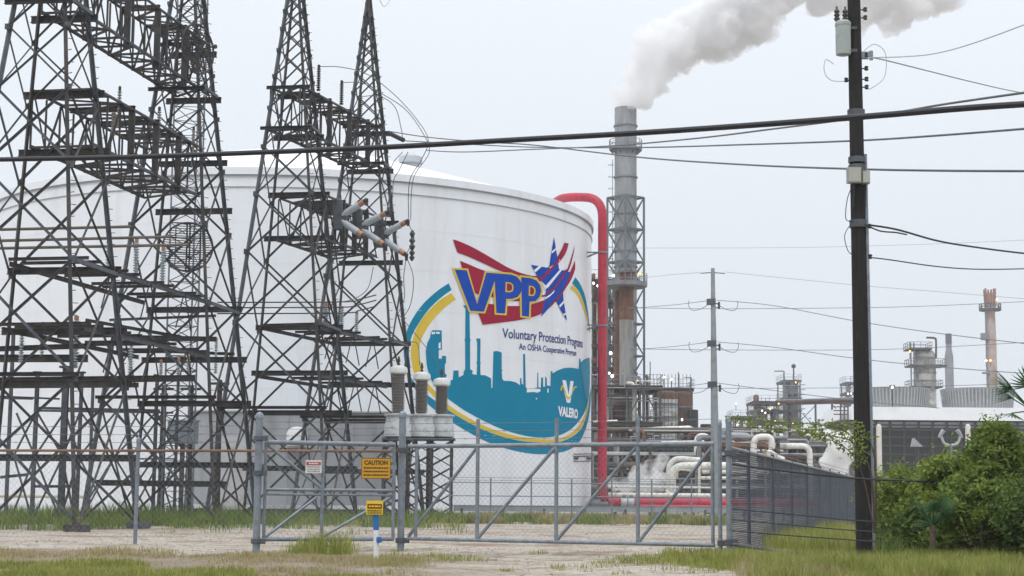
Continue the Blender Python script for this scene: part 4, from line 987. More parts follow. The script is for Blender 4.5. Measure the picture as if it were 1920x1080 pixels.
d = 194.0; c1 = Vector((P(1174.5, 600, d).x, d, 0)); r = SZ(13.2, d)
t = thing('vent_stack', c1, 'shorter grey stack with a rusty brown top standing before the chimney', 'stack')
m = MB(); m.lathe([(r, 0), (r, zz(600, d))], c1, 32); m.build('lower_shell', M('stained_grey_stack', (.27,.275,.27), .7, 0, .15, .5, col2=(.17,.15,.13), amt=.4, streak=(1,1,.2)), t, True)
m = MB(); m.lathe([(r+.02, zz(600, d)-.02), (r+.02, zz(512, d)), (r-.12, zz(512, d)), (r-.12, zz(520, d))], c1, 32); m.build('rusty_shell', rust, t, True)
m = MB(); m.ring((c1.x, d, zz(512, d)), r-.1, r+.25, .18, 32); m.build('top_flange', pl_dk, t)
m = MB(); m.ring((c1.x-.3, d, zz(538, d)), r+.03, SZ(44, d), .5, 32); m.build('platform', pl_gy, t)
m = MB(); rail_loop(m, [c1+Vector((-.3+math.cos(k*PI/12)*SZ(44, d), math.sin(k*PI/12)*SZ(44, d), zz(536, d))) for k in range(24)], 1.3); m.build('handrail', pl_gy, t)
d = 197; m = MB(); c2 = Vector((P(1158, 700, d).x, d, 0)); m.lathe([(SZ(6, d), 0), (SZ(6, d), zz(545, d)), (.05, zz(543, d))], c2, 16); o = m.build('rusty_duct', rust, None, True, origin=c2); tag(o, 'narrow rusty duct rising between the chimney and the vent stack', 'duct')

# ================================================================ PROCESS FRAMES
def frame(name, label, px0, px1, levels, d, dep, cols=3, group=None, seed=1, pipes=8, rails=True, brace=True, cm=None, pm_=None, lamps=(), th=.25, drums=0):
    rnd = random.Random(seed); cm = cm or pl_dk; x0, x1 = P(px0, levels[-1], d).x, P(px1, levels[-1], d).x; zs = [P((px0+px1)/2, y, d).z for y in levels]
    t = thing(name, ((x0+x1)/2, d+dep/2, 0), label, 'steel structure', group)
    for i in range(cols):
        x = x0+(x1-x0)*i/(cols-1)
        for y in (d, d+dep): m = MB(); m.ibeam((x, y, 0), (x, y, zs[0]), th, th, up=(0,1,0)); m.build('column', cm, t)
    for k, z in enumerate(zs):
        m = MB(); m.box(((x0+x1)/2, d+dep/2, z-.06), (x1-x0+.6, dep+.6, .1))
        m.ibeam((x0-.3, d-.1, z-.3), (x1+.3, d-.1, z-.3), .2, .36); m.ibeam((x0-.3, d+dep+.1, z-.3), (x1+.3, d+dep+.1, z-.3), .2, .36)
        for i in range(cols): x = x0+(x1-x0)*i/(cols-1); m.bar((x, d, z-.3), (x, d+dep, z-.3), .2, .3)
        m.build('deck', cm, t)
        if rails: m = MB(); rail_loop(m, [(x0-.3, d-.3, z), (x1+.3, d-.3, z), (x1+.3, d+dep+.3, z), (x0-.3, d+dep+.3, z)], 1.15, .03); m.build('handrail', pl_gy, t)
        if brace:
            zb = zs[k+1] if k+1 < len(zs) else 0
            for i in range(cols-1):
                if rnd.random() < .6:
                    xa, xb = x0+(x1-x0)*i/(cols-1), x0+(x1-x0)*(i+1)/(cols-1)
                    if rnd.random() < .5: xa, xb = xb, xa
                    m = MB(); m.bar((xa, d-.05, zb), (xb, d-.05, z-.3), .13); m.build('brace', cm, t)
    mats = pm_ or [white_p, pl_gy, rust, pl_dk, pl_gy, M('dull_silver_cladding', (.33,.34,.34), .45, .3, .15, 1)]
    for k in range(pipes):
        r = rnd.choice((.06,.08,.12,.18,.25)); mt_ = rnd.choice(mats); m = MB(); y = d+rnd.uniform(-.25, dep*.8)
        x = rnd.uniform(x0, x1); z = rnd.uniform(zs[-1]*.3, zs[0]+.8); x2 = rnd.uniform(x0, x1); z2 = rnd.uniform(0, zs[0]+1.5)
        m.path(fillet([(x, y, z), (x2, y, z), (x2, y, z2), (x2+rnd.uniform(-1.5, 1.5), y+.4, z2)], r*2.2, 4), r, 8); m.build('pipe', mt_, t, True)
    for k in range(drums):
        r = rnd.uniform(.5, 1.0); x = rnd.uniform(x0+1, x1-1); zf = rnd.choice(zs[1:]+[.5]) if len(zs) > 1 else .5; h = rnd.uniform(1.5, 3); y = d+dep*.5
        m = MB(); m.lathe([(.05, 0), (r*.7, .12), (r, .4), (r, h), (r*.7, h+.3), (.05, h+.42)], (x, y, zf), 20); m.build('vessel', rnd.choice(mats), t, True)
    lampbits(t, lamps, .26)
    return t
frame('process_frame', 'dark steel process structure squeezed between the tank edge and the chimney', 1098, 1150, (523,560,612,645,688,722,800), 214, 7, 3, seed=3, pipes=26, lamps=[(1113,531,213,0),(1121,536,213,0),(1142,700,213,0)], drums=3)
frame('process_frame', 'cluttered steel decks wrapped round the foot of the chimney', 1112, 1238, (722,790,845), 188, 6, 5, seed=11, pipes=30, drums=5)
t = frame('process_frame', 'steel deck and railings on top of the rusty vessels right of the chimney', 1206, 1297, (727,), 226, 8, 4, seed=5, pipes=10, lamps=[(1245,707,225,0),(1259,711,225,0),(1226,766,224,0),(1279,787,222,0),(1297,785,222,0)])
m = MB(); z0, z1 = zz(800, 225, 1250), zz(706, 225, 1250)
for px in range(1218, 1298, 7): a = P(px, 800, 220.5); m.bar((a.x, 220.5, 0), (a.x, 220.5, z1), .06)
for k in range(9): z = z0+(zz(735, 225)-z0)*k/8; m.bar((P(1218,780,220.5).x, 220.4, z), (P(1268,780,220.5).x, 220.4, z), .055)
m.build('scaffold', pl_dk, t)
for px, yt, h, nm in ((1219,678,4,0),(1272,698,3,0),(1296,708,3,1)):
    a = P(px, yt, 226); m = MB(); m.bar(a, a+Vector((0, 0, -h)), .12)
    m.bar(a, a+Vector((-.9, 0, 0)), .1) if nm else None
    m.build('mast', pl_dk, t)
def vessel(name, px0, px1, yt, yb, d, mat, lab, cat='vessel', dome=.35, band=None, top=None, group=None):
    a = P((px0+px1)/2, yb, d); r = SZ((px1-px0)/2, d); zt = P((px0+px1)/2, yt, d).z; zb = 0 if yb > 900 else a.z
    t = thing(name, Vector((a.x, d, zb)), lab, cat, group); c = Vector((a.x, d, 0)); h = r*dome
    m = MB(); m.lathe([(r, zb), (r, zt-h), (r*.92, zt-h*.5), (r*.7, zt-h*.15), (r*.02, zt)], c, 32); m.build('shell', mat, t, True)
    if band:
        for q in band: m = MB(); m.ring((c.x, c.y, P(px0, q, d).z), r+.003, r+.12, .2, 32); m.build('band', pl_gy, t, True)
    if top: m = MB(); m.lathe([(r+.02, zt-h-top), (r+.02, zt-h), (r*.93, zt-h*.48), (r*.7, zt-h*.1), (r*.02, zt+.03)], c, 32); m.build('rusty_top', rust, t, True)
    return t
silver = M('aged_silver_cladding', (.50,.51,.51), .5, .2, .12, .8, col2=(.2,.17,.14), amt=.3)
brown = M('rust_brown_vessel', (.145,.07,.045), .85, 0, .25, .5, col2=(.09,.055,.04), amt=.4)
vessel('clad_vessel', 1224, 1272, 733, 960, 223, silver, 'silver clad vessel with a rust coloured top inside the scaffold', band=(760,785), top=.5)
vessel('brown_vessel', 1262, 1298, 734, 960, 224, brown, 'rust brown round vessel at the right end of the scaffolded pair', band=(765,))
vessel('black_tank', 1288, 1310, 768, 960, 222, M('black_tank_paint', (.03,.035,.04), .6), 'small black flat topped tank under the railing right of the rust brown vessel', 'tank', dome=.08)
vessel('black_tank', 1314, 1336, 795, 960, 226, M('black_tank_paint', (0,0,0)), 'lower dark tank just left of the steel pole', 'tank', dome=.1)
t = thing('horizontal_drum', P(1262, 806, 184), 'long pale horizontal drum with a pointed right end behind the gate', 'drum')
a, b = P(1214, 808, 184), P(1292, 805, 184); m = MB(); R0 = SZ(7, 184); m.path([a, a.lerp(b, .5), b, b+Vector((1.0,0,-.25)), b+Vector((1.6,0,-.45))], [R0, R0, R0, R0*.6, .05], 20); m.build('shell', white_p, t, True)
m = MB(); m.box(a+Vector((1, 0, -3.2)), (.5, .8, 6)); m.box(b+Vector((-1, 0, -3.2)), (.5, .8, 6)); m.build('saddle', pl_dk, t)

# ---------------------------------------------------------------- pipe racks
def rack(label, px0, px1, ylist, d, seed, n, mats, ybot=965, rr=(.08,.12,.18,.25)):
    rnd = random.Random(seed); a, b = P(px0, ylist[0], d), P(px1, ylist[0], d)
    t = thing('pipe_rack', (( a.x+b.x)/2, d, 0), label, 'pipe rack', 'pipe racks of the plant'); zt = a.z; k = 0; x = a.x
    while x <= b.x+.1:
        m = MB()
        for y in (d-1.2, d+1.2): m.ibeam((x, y, 0), (x, y, zt+.5), .26, .26, up=(0,1,0))
        for yy in ylist: z = P((px0+px1)/2, yy, d).z; m.bar((x, d-1.5, z-.15), (x, d+1.5, z-.15), .2, .24)
        m.build('bent', pl_dk, t); x += 5.5
    for i in range(n):
        z = P((px0+px1)/2, ylist[i % len(ylist)], d).z; r = rnd.choice(rr); y = d-1.3+2.6*((i*0.37) % 1); xa = a.x+rnd.uniform(-1, (b.x-a.x)*.4) if rnd.random() < .5 else a.x-1; xb = b.x-(rnd.uniform(0, (b.x-a.x)*.4) if rnd.random() < .4 else 0)
        pts = [(xa, y, z+r)]
        if rnd.random() < .45: pts = [(xa, y, z-2.2), (xa, y, z+r)]
        pts.append((xb, y, z+r))
        if rnd.random() < .4: pts.append((xb, y, z-2.5))
        m = MB(); m.path(fillet(pts, r*2.5, 4), r, 10); m.build('pipe', rnd.choice(mats), t, True)
    return t
dkp = [pl_dk, rust, pl_gy, M('brown_lagging', (.13,.10,.08), .85, 0, .25, 1), M('dull_silver_cladding', (0,0,0))]
ltp = [white_p, M('cream_lagging', (.50,.47,.38), .7, 0, .15, 1), M('dull_silver_cladding', (0,0,0)), pl_gy]
rack('rear pipe rack of dark pipes behind the chimney foot, running to the cooling tower', 1105, 1600, (812,832,850,868,888), 178, 21, 34, dkp+[ltp[0]])
rack('middle pipe rack of brown and dark pipes behind the steam', 1105, 1590, (838,856,878,900,918), 158, 22, 30, dkp)
rack('front pipe rack with paler pipes close behind the white elbows', 1330, 1515, (826,842,862,890,915), 142, 23, 18, dkp+ltp[:3])
# equipment massed behind the racks
for i, (px0, px1, ys, d, lab) in enumerate(((1112,1330,(835,880,920),168,'low dark equipment frame under the pipe racks behind the long gate'), (1336,1592,(828,868,912),166,'low dark equipment frame under the pipe racks right of the steel pole'))):
    frame('equipment_unit', lab, px0, px1, ys, d, 5, 9, seed=31+i, pipes=34, rails=False, drums=9, group='low equipment frames')
t = thing('rack_backdrop', (P(1350, 900, 185).x, 186, 0), 'dark low backdrop added behind the pipe racks to close the gaps', 'wall')  # added dark backdrop, stops bright see-through between the pipes
x0, x1 = P(1100, 900, 186).x, P(1620, 900, 186).x; zt = zz(865, 186, 1350)
m = MB(); m.box(((x0+x1)/2, 186.5, zt/2), (x1-x0, .4, zt)); m.build('panel', M('backdrop_dark_mottle', (.05,.045,.042), .9, 0, .4, .6, col2=(.10,.07,.05), amt=.4), t)
m = MB()
for k in range(24): m.box((x0+(x1-x0)*k/23, 186.2, zt/2), (.3, .2, zt+.2))
m.build('pier', pl_dk, t)

# ================================================================ RED AND WHITE PIPES
d = 122.5; t = thing('red_riser_pipe', P(1128, 960, d), 'thick red pipe climbing the right side of the white tank and bending over its rim', 'pipe')
b0 = P(1129, 944, d); b1 = P(1127.6, 371, d); m = MB(); R0 = SZ(8.6, d)
m.path(fillet([b0+Vector((0,0,0)), (b0.x, d, b1.z), P(1058, 369, 124.5), P(1040, 380, 127.5)], 1.5, 10), R0, 24); m.build('pipe', red_p, t, True)
for py in (475, 612):
    z = P(1128, py, d).z; m = MB(); m.ring((b0.x, d, z), R0+.003, R0+.06, .12, 24); m.bar((b0.x-R0, d, z+.06), (b0.x-R0-.75, d+.9, z-.15), .1); m.bar((b0.x-R0, d, z+.06), (b0.x-R0-.75, d+.9, z+.2), .1); m.build('bracket', galv, t, True)
for py in (748, 655, 560, 430): z = P(1128, py, d).z; m = MB(); m.ring((b0.x, d, z), R0+.002, R0+.02, .05, 24); m.build('weld_band', M('red_fire_pipe', (0,0,0)), t, True)
m = MB(); q = P(1128, 946, d); m.lathe([(R0*1.5,-.12),(R0*1.5,.0),(R0*1.1,.02),(R0*1.1,.3)], q, 20); m.build('base_flange', steel_dk, t, True)
R1 = .28
for i, (y, r, x0, x1, dd, lab) in enumerate(((942,.30,1140,1640,121.5,'thickest red pipe lying behind the long gate'), (951,.18,1200,1640,120.3,'thinner red pipe lying just below the thick red one'), (936.5,.13,1120,1640,123.5,'thin red pipe lying just above the thick red one'))):
    a, b = P(x0, y, dd), P(x1, y, dd+3); b.z = a.z; t = thing('red_pipe', a, lab, 'pipe', 'red pipes on the ground'); m = MB(); m.tube(a, b, r, 16); m.build('pipe', red_p, t, True)
    L = b-a; m = MB()
    for k in range(1, 9): q = a+L*k/9; m.tube(q, q+L.normalized()*.14, r*1.25, 16)
    m.build('coupling', red_p, t, True)
    m = MB()
    for k in range(8): q = a+L*(k+.5)/8; m.box((q.x, q.y, (q.z-r)/2), (.25, .3, max(.1, q.z-r)))
    m.build('support', steel_gv, t)
t = thing('valve', P(1117, 948, 121.5), 'dark flanged valve at the left end of the red pipes by the tank edge', 'valve'); c = P(1117, 946, 121.5)
m = MB(); m.tube(c+Vector((-.3,0,0)), c+Vector((.3,0,0)), .42, 16); m.tube(c+Vector((-.6,0,0)), c+Vector((.9,0,0)), .22, 12); m.build('body', M('valve_grey', (.12,.13,.14), .5, .3), t, True)
m = MB(); m.tube(c, c+Vector((0,0,.9)), .06, 8); m.ring((c.x, c.y, c.z+.9), .2, .27, .05, 16); m.build('hand_wheel', steel_dk, t, True)
for k, (px, py) in enumerate(((1170,943),(1183,943))):
    c = P(px, py, 121.2); t = thing('pipe_clamp', c, ['silver clamp on the thick red pipe, left one', 'silver clamp on the thick red pipe, right one'][k], 'clamp'); m = MB(); m.tube(c+Vector((-.22,0,0)), c+Vector((.22,0,0)), .40, 16); m.build('sleeve', M('clamp_silver', (.35,.37,.38), .4, .4), t, True)
    m = MB(); m.box(c+Vector((0, -.1, .42)), (.3, .12, .2)); m.build('bolt_lug', steel_dk, t)
def wpipe(pts, d, wpx, lab, mat=white_p, fr_=1.0, name='white_pipe', dz=0):
    q = [P(x, y, d+dz*i) for i, (x, y) in enumerate(pts)]; t = thing(name, q[0], lab, 'pipe'); m = MB(); r = SZ(wpx/2, d); m.path(fillet(q, fr_, 7), r, 16); m.build('pipe', mat, t, True)
    m = MB(); 
    for i in range(len(q)-1):
        L = (q[i+1]-q[i]); n = int(L.length/2.4)
        for k in range(1, n+1): c = q[i]+L*k/(n+1); m.tube(c, c+L.normalized()*.07, r*1.06, 16)
    if m.v: m.build('joint_band', M('joint_cream', (.58,.57,.52), .6), t, True)
    return t
wpipe([(1140,928),(1360,930)], 124, 9, 'long white pipe lying above the red pipes')
wpipe([(1140,913),(1420,915)], 128, 3.5, 'thin white pipe level above the long white one')
wpipe([(1254,926),(1254,858),(1312,863)], 135, 10.5, 'upper white pipe bent like a walking stick beside the steam', fr_=1.1)
wpipe([(1248,926),(1260,926),(1260,874),(1420,874)], 132, 15, 'thickest white pipe with an elbow, running right behind the steel pole', fr_=1.0)
wpipe([(1310,896),(1420,897)], 134, 6, 'plain white pipe end under the thickest one')
wpipe([(1311,861),(1311,926)], 131, 5, 'upright white pipe standing where the elbows meet')
wpipe([(1270,897),(1270,880),(1306,884)], 130, 3.5, 'thin cream pipe with a small elbow under the thick white one', M('cream_lagging', (0,0,0)), .4)
wpipe([(1304,850),(1304,815),(1331,815),(1331,872)], 150, 5.5, 'narrow white pipe loop left of the steel pole', fr_=.62)
wpipe([(1240,829),(1330,827)], 152, 3.5, 'thin white pipe level with the top rail of the gate')
wpipe([(1346,826),(1377,826),(1377,850)], 150, 4, 'small white elbow right of the steel pole', fr_=.4)
wpipe([(1376,832),(1420,830)], 152, 5, 'cream horizontal pipe leading to the big white hoop', M('cream_lagging', (0,0,0)))
wpipe([(1413,900),(1413,819),(1447,819),(1447,842)], 128, 12, 'big white pipe hoop above the mesh fence', fr_=.68)
wpipe([(1443,858),(1440,845),(1452,853),(1470,862)], 130, 9, 'white stub pipe leaning under the big hoop', fr_=.3)
wpipe([(1435,842),(1435,960)], 129, 5, 'beige upright pipe behind the mesh fence', M('beige_post', (.40,.35,.24), .7))
wpipe([(-40,929),(160,931)], 99.5, 7, 'cream pipe lying at the foot of the tank behind the left towers', M('cream_lagging', (0,0,0)))
wpipe([(1112,791),(1158,789)], 180, 4, 'thin white pipe leaving the chimney foot to the left')
wpipe([(1520,822),(1590,826)], 155, 7, 'white pipe right of the dark clutter near the white steam')
wpipe([(1480,808),(1560,812)], 160, 5, 'pale pipe above the clutter under the pipe bridge')

# ================================================================ FAR UNITS
frame('far_unit', 'far steel unit with small lights left of the grey box tower', 1415, 1470, (752,768,790), 345, 10, 4, seed=41, pipes=26, lamps=[(1429,770,344,0),(1435,774,344,0),(1444,767,344,1),(1460,757,344,1),(1453,790,344,0),(1487,793,344,1)], drums=4, cm=pl_dk)
frame('far_unit', 'low far deck with railings right of the steel pole', 1376, 1416, (780,800), 340, 8, 4, seed=42, pipes=10, lamps=[(1380,757,339,0),(1383,797,339,0)])
t = frame('far_unit', 'slim far tower wrapped in platforms under the small mast', 1472, 1501, (712,745,768,790), 350, 9, 3, seed=43, pipes=12, lamps=[(1492,717,349,1)], cm=pl_gy)
x0, x1 = P(1474, 750, 351).x, P(1498, 750, 351).x; z0, z1 = zz(800, 351, 1486), zz(716, 351, 1486); m = MB(); m.box(((x0+x1)/2, 353.5, z1/2), (x1-x0, 4, z1)); m.build('casing', M('far_grey_casing', (.30,.31,.32), .7, 0, .08, .3), t)
m = MB(); a = P(1488, 687, 352); m.bar(a, (a.x, a.y, z1), .25); m.lathe([(.4,-.3),(.5,.2),(.2,.5)], a, 8); b = P(1470, 696, 352); m.bar(b, (b.x, b.y, 2), .22); m.bar(b, b+Vector((-2, 0, 0)), .2); m.build('mast', pl_dk, t)
m = MB()
for k in range(7): q = P(1501, 722+k*9, 350); m.ring((q.x+.4, q.y, q.z), .5, .62, .1, 12)
m.build('ladder_cage', pl_gy, t)
frame('far_unit', 'pale far tower half hidden by the wooden pole', 1588, 1604, (716,735,752), 360, 6, 2, seed=44, pipes=8, lamps=[(1590,738,359,0),(1596,738,359,0)], cm=pl_gy)
t = thing('pipe_bridge', P(1530, 756, 348), 'long horizontal pipe bridge on thin trestles between the far units', 'pipe bridge'); m = MB()
a, b = P(1455, 758, 348), P(1640, 752, 348); m.ibeam(a, b, .8, .55); m.build('girder', M('bridge_brown', (.13,.10,.09), .8, 0, .2, .5), t)
for dz in (.45, .75): m = MB(); m.tube(a+Vector((0,.3,dz)), b+Vector((0,.3,dz)), .2, 8); m.build('pipe', rust if dz < .6 else pl_gy, t, True)
for px in (1529, 1560): q = P(px, 757, 348); m = MB(); m.ibeam((q.x, q.y, 0), (q.x, q.y, q.z), .35, .35, up=(0,1,0)); m.build('leg', pl_dk, t)
for x0, y0, x1, y1 in ((1529,760,1500,790),(1505,775,1530,805),(1562,760,1590,795),(1590,765,1562,795)): m = MB(); m.bar(P(x0,y0,348), P(x1,y1,348), .18); m.build('stay', pl_gy, t)
vessel('mushroom_vent', 1536, 1544, 786, 960, 300, M('vent_red_brown', (.22,.15,.14), .7), 'small mushroom shaped vent under the pipe bridge', 'vent', band=(788,792))
# domed vessel
t = vessel('domed_vessel', 1719, 1760, 655, 960, 330, M('stained_pale_vessel', (.42,.42,.39), .7, 0, .15, .4, col2=(.17,.16,.14), amt=.4), 'stained domed vessel with platforms rising behind the left fan ring of the cooling tower', band=(672,700,715), dome=.7)
for (a, b, y) in ((1702,1744,655),(1704,1772,686),(1705,1764,726)):
    x0, x1 = P(a, y, 329).x, P(b, y, 329).x; z = zz(y, 329, 1730); m = MB(); m.box(((x0+x1)/2, 330, z), (x1-x0, 5.2, .3)); m.build('platform', pl_dk, t)
    m = MB(); rail_loop(m, [(x0, 327.4, z), (x1, 327.4, z), (x1, 332.6, z), (x0, 332.6, z)], 1.3, .06); m.build('handrail', pl_gy, t)
for a in (1705, 1711): q = P(a, 643, 329); m = MB(); m.bar((q.x, 328, 0), (q.x, 328, q.z), .25); m.build('stair_post', pl_gy, t)
m = MB(); m.path(sm([P(1755, 672, 329), P(1755, 640, 329), P(1752, 634, 329), P(1737, 633, 329)], 5), .2, 6); m.build('davit', pl_dk, t)
lampbits(t, [(1706,659,327,1)], .34)
# slim stack, flare stack
d = 380; c = Vector((P(1780, 700, d).x, d, 0)); t = thing('slim_stack', c, 'slim bluish stack right of the domed vessel, wider below', 'stack'); z = lambda y: zz(y, d, 1780)
m = MB(); m.lathe([(SZ(8, d), 0), (SZ(8, d), z(668)), (SZ(5.5, d), z(655)), (SZ(5.5, d), z(626)), (SZ(4.5, d), z(626))], c, 20); m.build('shell', M('slim_stack_grey', (.24,.245,.27), .7, 0, .15, .4), t, True)
m = MB(); m.lathe([(SZ(5.8, d), z(645)), (SZ(5.8, d), z(626)+.05)], c, 20); m.build('dark_top', M('slim_stack_dark', (.13,.13,.16), .7), t, True)
d = 400; c = Vector((P(1858, 640, d).x, d, 0)); t = thing('flare_stack', c, 'far orange rusted flare stack with a ragged crown and a round platform', 'stack')
z = lambda y: zz(y, d, 1858); m = MB(); m.lathe([(SZ(10.5, d), 0), (SZ(10, d), z(640)), (SZ(8.5, d), z(570)), (SZ(9.5, d), z(550))], c, 24)
m.build('shell', M('flare_orange_rust', (.40,.17,.08), .8, 0, .2, .25, col2=(.42,.42,.42), amt=.62, streak=(1,1,.6)), t, True)
m = MB()
for k in range(12):
    a = k*PI/6; u = Vector((math.cos(a), math.sin(a), 0)); m.bar(c+u*SZ(9, d)+Vector((0,0,z(572))), c+u*SZ(10.5, d)+Vector((0,0,z(541+(k*5) % 7))), .35)
m.build('crown', M('crown_rust', (.30,.16,.12), .8, 0, .3, 1), t)
m = MB(); m.ring((c.x, c.y, z(583)), SZ(9, d), SZ(20, d), .5, 20); rail_loop(m, [c+Vector((math.cos(k*PI/7)*SZ(20, d), math.sin(k*PI/7)*SZ(20, d), z(582))) for k in range(14)], 1.5, .09); m.build('platform', pl_dk, t)
m = MB(); m.bar(c+Vector((-SZ(11,d),-1,0)), c+Vector((-SZ(11,d),-1,z(580))), .3); m.box(c+Vector((-SZ(14,d),-1,z(632))), (1.6, 1.2, 1.6)); m.box(c+Vector((-SZ(13,d),-1,z(700))), (1.6, 1.2, .4)); m.build('ladder', pl_gy, t)
lampbits(t, [(1869,562,397,1),(1849,676,397,0),(1857,676,397,1)], .42)

# ================================================================ COOLING TOWER
d = 262.0; x0, x1 = P(1586, 800, d).x, P(1990, 800, d).x; z = lambda y: zz(y, d, 1700); zt, zm = z(763), z(788); DP = 17
t = thing('cooling_tower', ((x0+x1)/2, d+DP/2, 0), 'long low cooling tower with white fascia, dark louvres and two fan rings', 'cooling tower')
m = MB(); m.add([(x0-.2,d+.3,zt),(x1,d+.3,zt),(x1,d+DP,zt),(x0-.2,d+DP,zt),(x0-1.0,d-.7,zm),(x1,d-.7,zm),(x1,d+DP+.7,zm),(x0-1.0,d+DP+.7,zm)], ((0,1,2,3),(4,7,6,5),(0,4,5,1),(1,5,6,2),(2,6,7,3),(3,7,4,0))); m.build('fascia', M('white_fascia', (.60,.61,.62), .6, 0, .05, .5), t)
m = MB(); m.box(((x0+x1)/2, d+DP/2, zm/2-.1), (x1-x0, DP, zm-.2)); m.build('body', M('dark_louvre_body', (.014,.015,.017), .8, 0, .2, .5), t)
m = MB(); h0, h1 = z(803), z(790); x = x0+.3; step = SZ(26.5, d)
while x < x1: m.box((x+step/2, d-.08, (h0+h1)/2+.0), (step*.86, .1, (h1-h0)*.84)); x += step
m.build('louvre_panel', M('pale_louvre', (.26,.29,.31), .6, 0, .15, .3), t)
m = MB(); x = x0+.15
while x < x1: m.box((x, d-.25, zm/2), (.2, .25, zm)); x += step
m.build('mullion', M('mullion_dark', (.045,.04,.036), .8), t)
m = MB()
for y in (797, 806, 820, 836, 852, 870, 890): m.box(((x0+x1)/2, d-.32, z(y)), (x1-x0, .18, .22))
m.build('transom', M('mullion_dark', (0,0,0)), t)
for px in (1675, 1833):
    q = P(px, 760, d+9); cc = Vector((q.x, d+9, zt)); r0, r1 = SZ(62, d+9), SZ(67, d+9); hh = z(727)-zt+.4
    m = MB(); m.lathe([(r0, -.05), (r0+.1, hh*.3), (r0*.5+r1*.5, hh*.7), (r1, hh), (r1-.25, hh), (r0-.3, 0)], cc, 64); sh = m.build('fan_ring', M('fan_ring_grey', (.30,.315,.32), .7, 0, .12, .4, col2=(.22,.22,.22), amt=.3, streak=(3,3,.1)), t, True)
    m = MB()
    for k in range(64):
        a = k*PI/32; u = Vector((math.cos(a), math.sin(a), 0)); m.bar(cc+u*(r0+.06), cc+u*(r1+.06)+Vector((0,0,hh-.1)), .22, .1, up=u)
    m.build('stave', M('stave_grey', (.36,.37,.375), .7), sh)
m = MB()
for y in (757, 763, 770, 777): a = P(1590, y, d-1); m.bar(a+Vector((-2.2,0,0)), a, .16)
for px in (1576, 1583, 1590): a, b = P(px, 757, d-1), P(px, 795, d-1); m.bar(a, b, .2)
m.build('stair_cage', pl_dk, t)
q = P(1673, 724, d-.5); m = MB(); m.bar(q, (q.x, q.y, zt), .18); m.bar(q+Vector((-.4,0,0)), q+Vector((.4,0,0)), .3); m.build('lamp_post', pl_dk, t); lampbits(t, [(1673,726,d-.9,0)], .32)
lampbits(t, [], .3)
for px, yt, d, lab in ((1651,795,112,'pale upright vent pipe just right of the wooden pole'), (1819,795,112,'pale upright vent pipe before the middle of the cooling tower')):
    b = G(px, d); zt_ = P(px, yt, d).z; r = SZ(4.8, d); t = thing('standpipe', b, lab, 'standpipe', 'pale standpipes before the cooling tower')
    m = MB(); m.lathe([(r, 0), (r, zt_-r), (r*.85, zt_-r*.5), (r*.5, zt_-r*.12), (.01, zt_)], b, 20); m.build('shaft', M('standpipe_cream', (.60,.58,.52), .7, 0, .1, 2), t, True)
    m = MB()
    k = .8
    while k < zt_-.6: m.ring((b.x, b.y, k), r+.002, r+.02, .05, 20); k += .8
    m.build('band', M('joint_cream', (0,0,0)), t, True)
d = 70; c = P(1783, 834, d); t = thing('floodlight_mast', (c.x, d, 0), 'forked floodlight post with two lamp heads above the bushes', 'floodlight')
m = MB(); m.path(sm([P(1765,818,d), P(1769,829,d), P(1776,834,d), P(1790,834,d), P(1797,829,d), P(1800,818,d)], 6), .055, 8); m.build('fork', M('floodlight_grey', (.38,.41,.43), .5, .2), t, True)
m = MB(); m.tube((c.x, d, 0), (c.x, d, c.z), .06, 10); m.build('post', galv, t, True)
for px, s in ((1764,-1),(1800,1)):
    q = P(px, 814, d); m = MB(); m.path([q+Vector((s*.08,0,-.14)), q, q+Vector((s*-.12,0,.16))], [.05,.08,.10], 12); m.build('lamp_head', M('lamp_head_grey', (.33,.35,.38), .5, .2), t, True)
d = 90; c = P(1720, 830, d); t = thing('ground_hood', (c.x, d, 0), 'small grey triangular hood poking up between bushes before the louvres', 'hood')
m = MB(); m.add([(c.x-.26,d,c.z-.2),(c.x+.3,d,c.z-.2),(c.x-.16,d,c.z+.24),(c.x-.26,d+.5,c.z-.2),(c.x+.3,d+.5,c.z-.2),(c.x-.16,d+.5,c.z+.24)], ((0,1,2),(5,4,3),(0,3,4,1),(1,4,5,2),(2,5,3,0))); m.build('cover', M('lamp_head_grey', (0,0,0)), t)
m = MB(); m.bar((c.x, d+.25, 0), (c.x, d+.25, c.z-.2), .1); m.build('post', steel_gv, t)
# ================================================================ SMOKE AND STEAM
def vol_mat(name, dens_, scale, lo, hi, col=(.95,.95,.95), aniso=.2, stretch=(1,1,1)):
    m = bpy.data.materials.new(name); m.use_nodes = True; n = m.node_tree; n.nodes.clear(); o = n.nodes.new('ShaderNodeOutputMaterial'); v = n.nodes.new('ShaderNodeVolumePrincipled')
    v.inputs['Color'].default_value = col+(1,); v.inputs['Anisotropy'].default_value = aniso
    t = n.nodes.new('ShaderNodeTexCoord'); mp = n.nodes.new('ShaderNodeMapping'); mp.inputs['Scale'].default_value = stretch; ns_ = n.nodes.new('ShaderNodeTexNoise'); ns_.inputs['Scale'].default_value = scale; ns_.inputs['Detail'].default_value = 5; ns_.inputs['Roughness'].default_value = .6
    n.links.new(t.outputs['Object'], mp.inputs[0]); n.links.new(mp.outputs[0], ns_.inputs['Vector'])
    r = n.nodes.new('ShaderNodeMapRange'); r.inputs['From Min'].default_value = lo; r.inputs['From Max'].default_value = hi; r.inputs['To Min'].default_value = 0; r.inputs['To Max'].default_value = dens_
    n.links.new(ns_.outputs[0], r.inputs['Value']); n.links.new(r.outputs[0], v.inputs['Density']); n.links.new(v.outputs[0], o.inputs['Volume'])
    return m
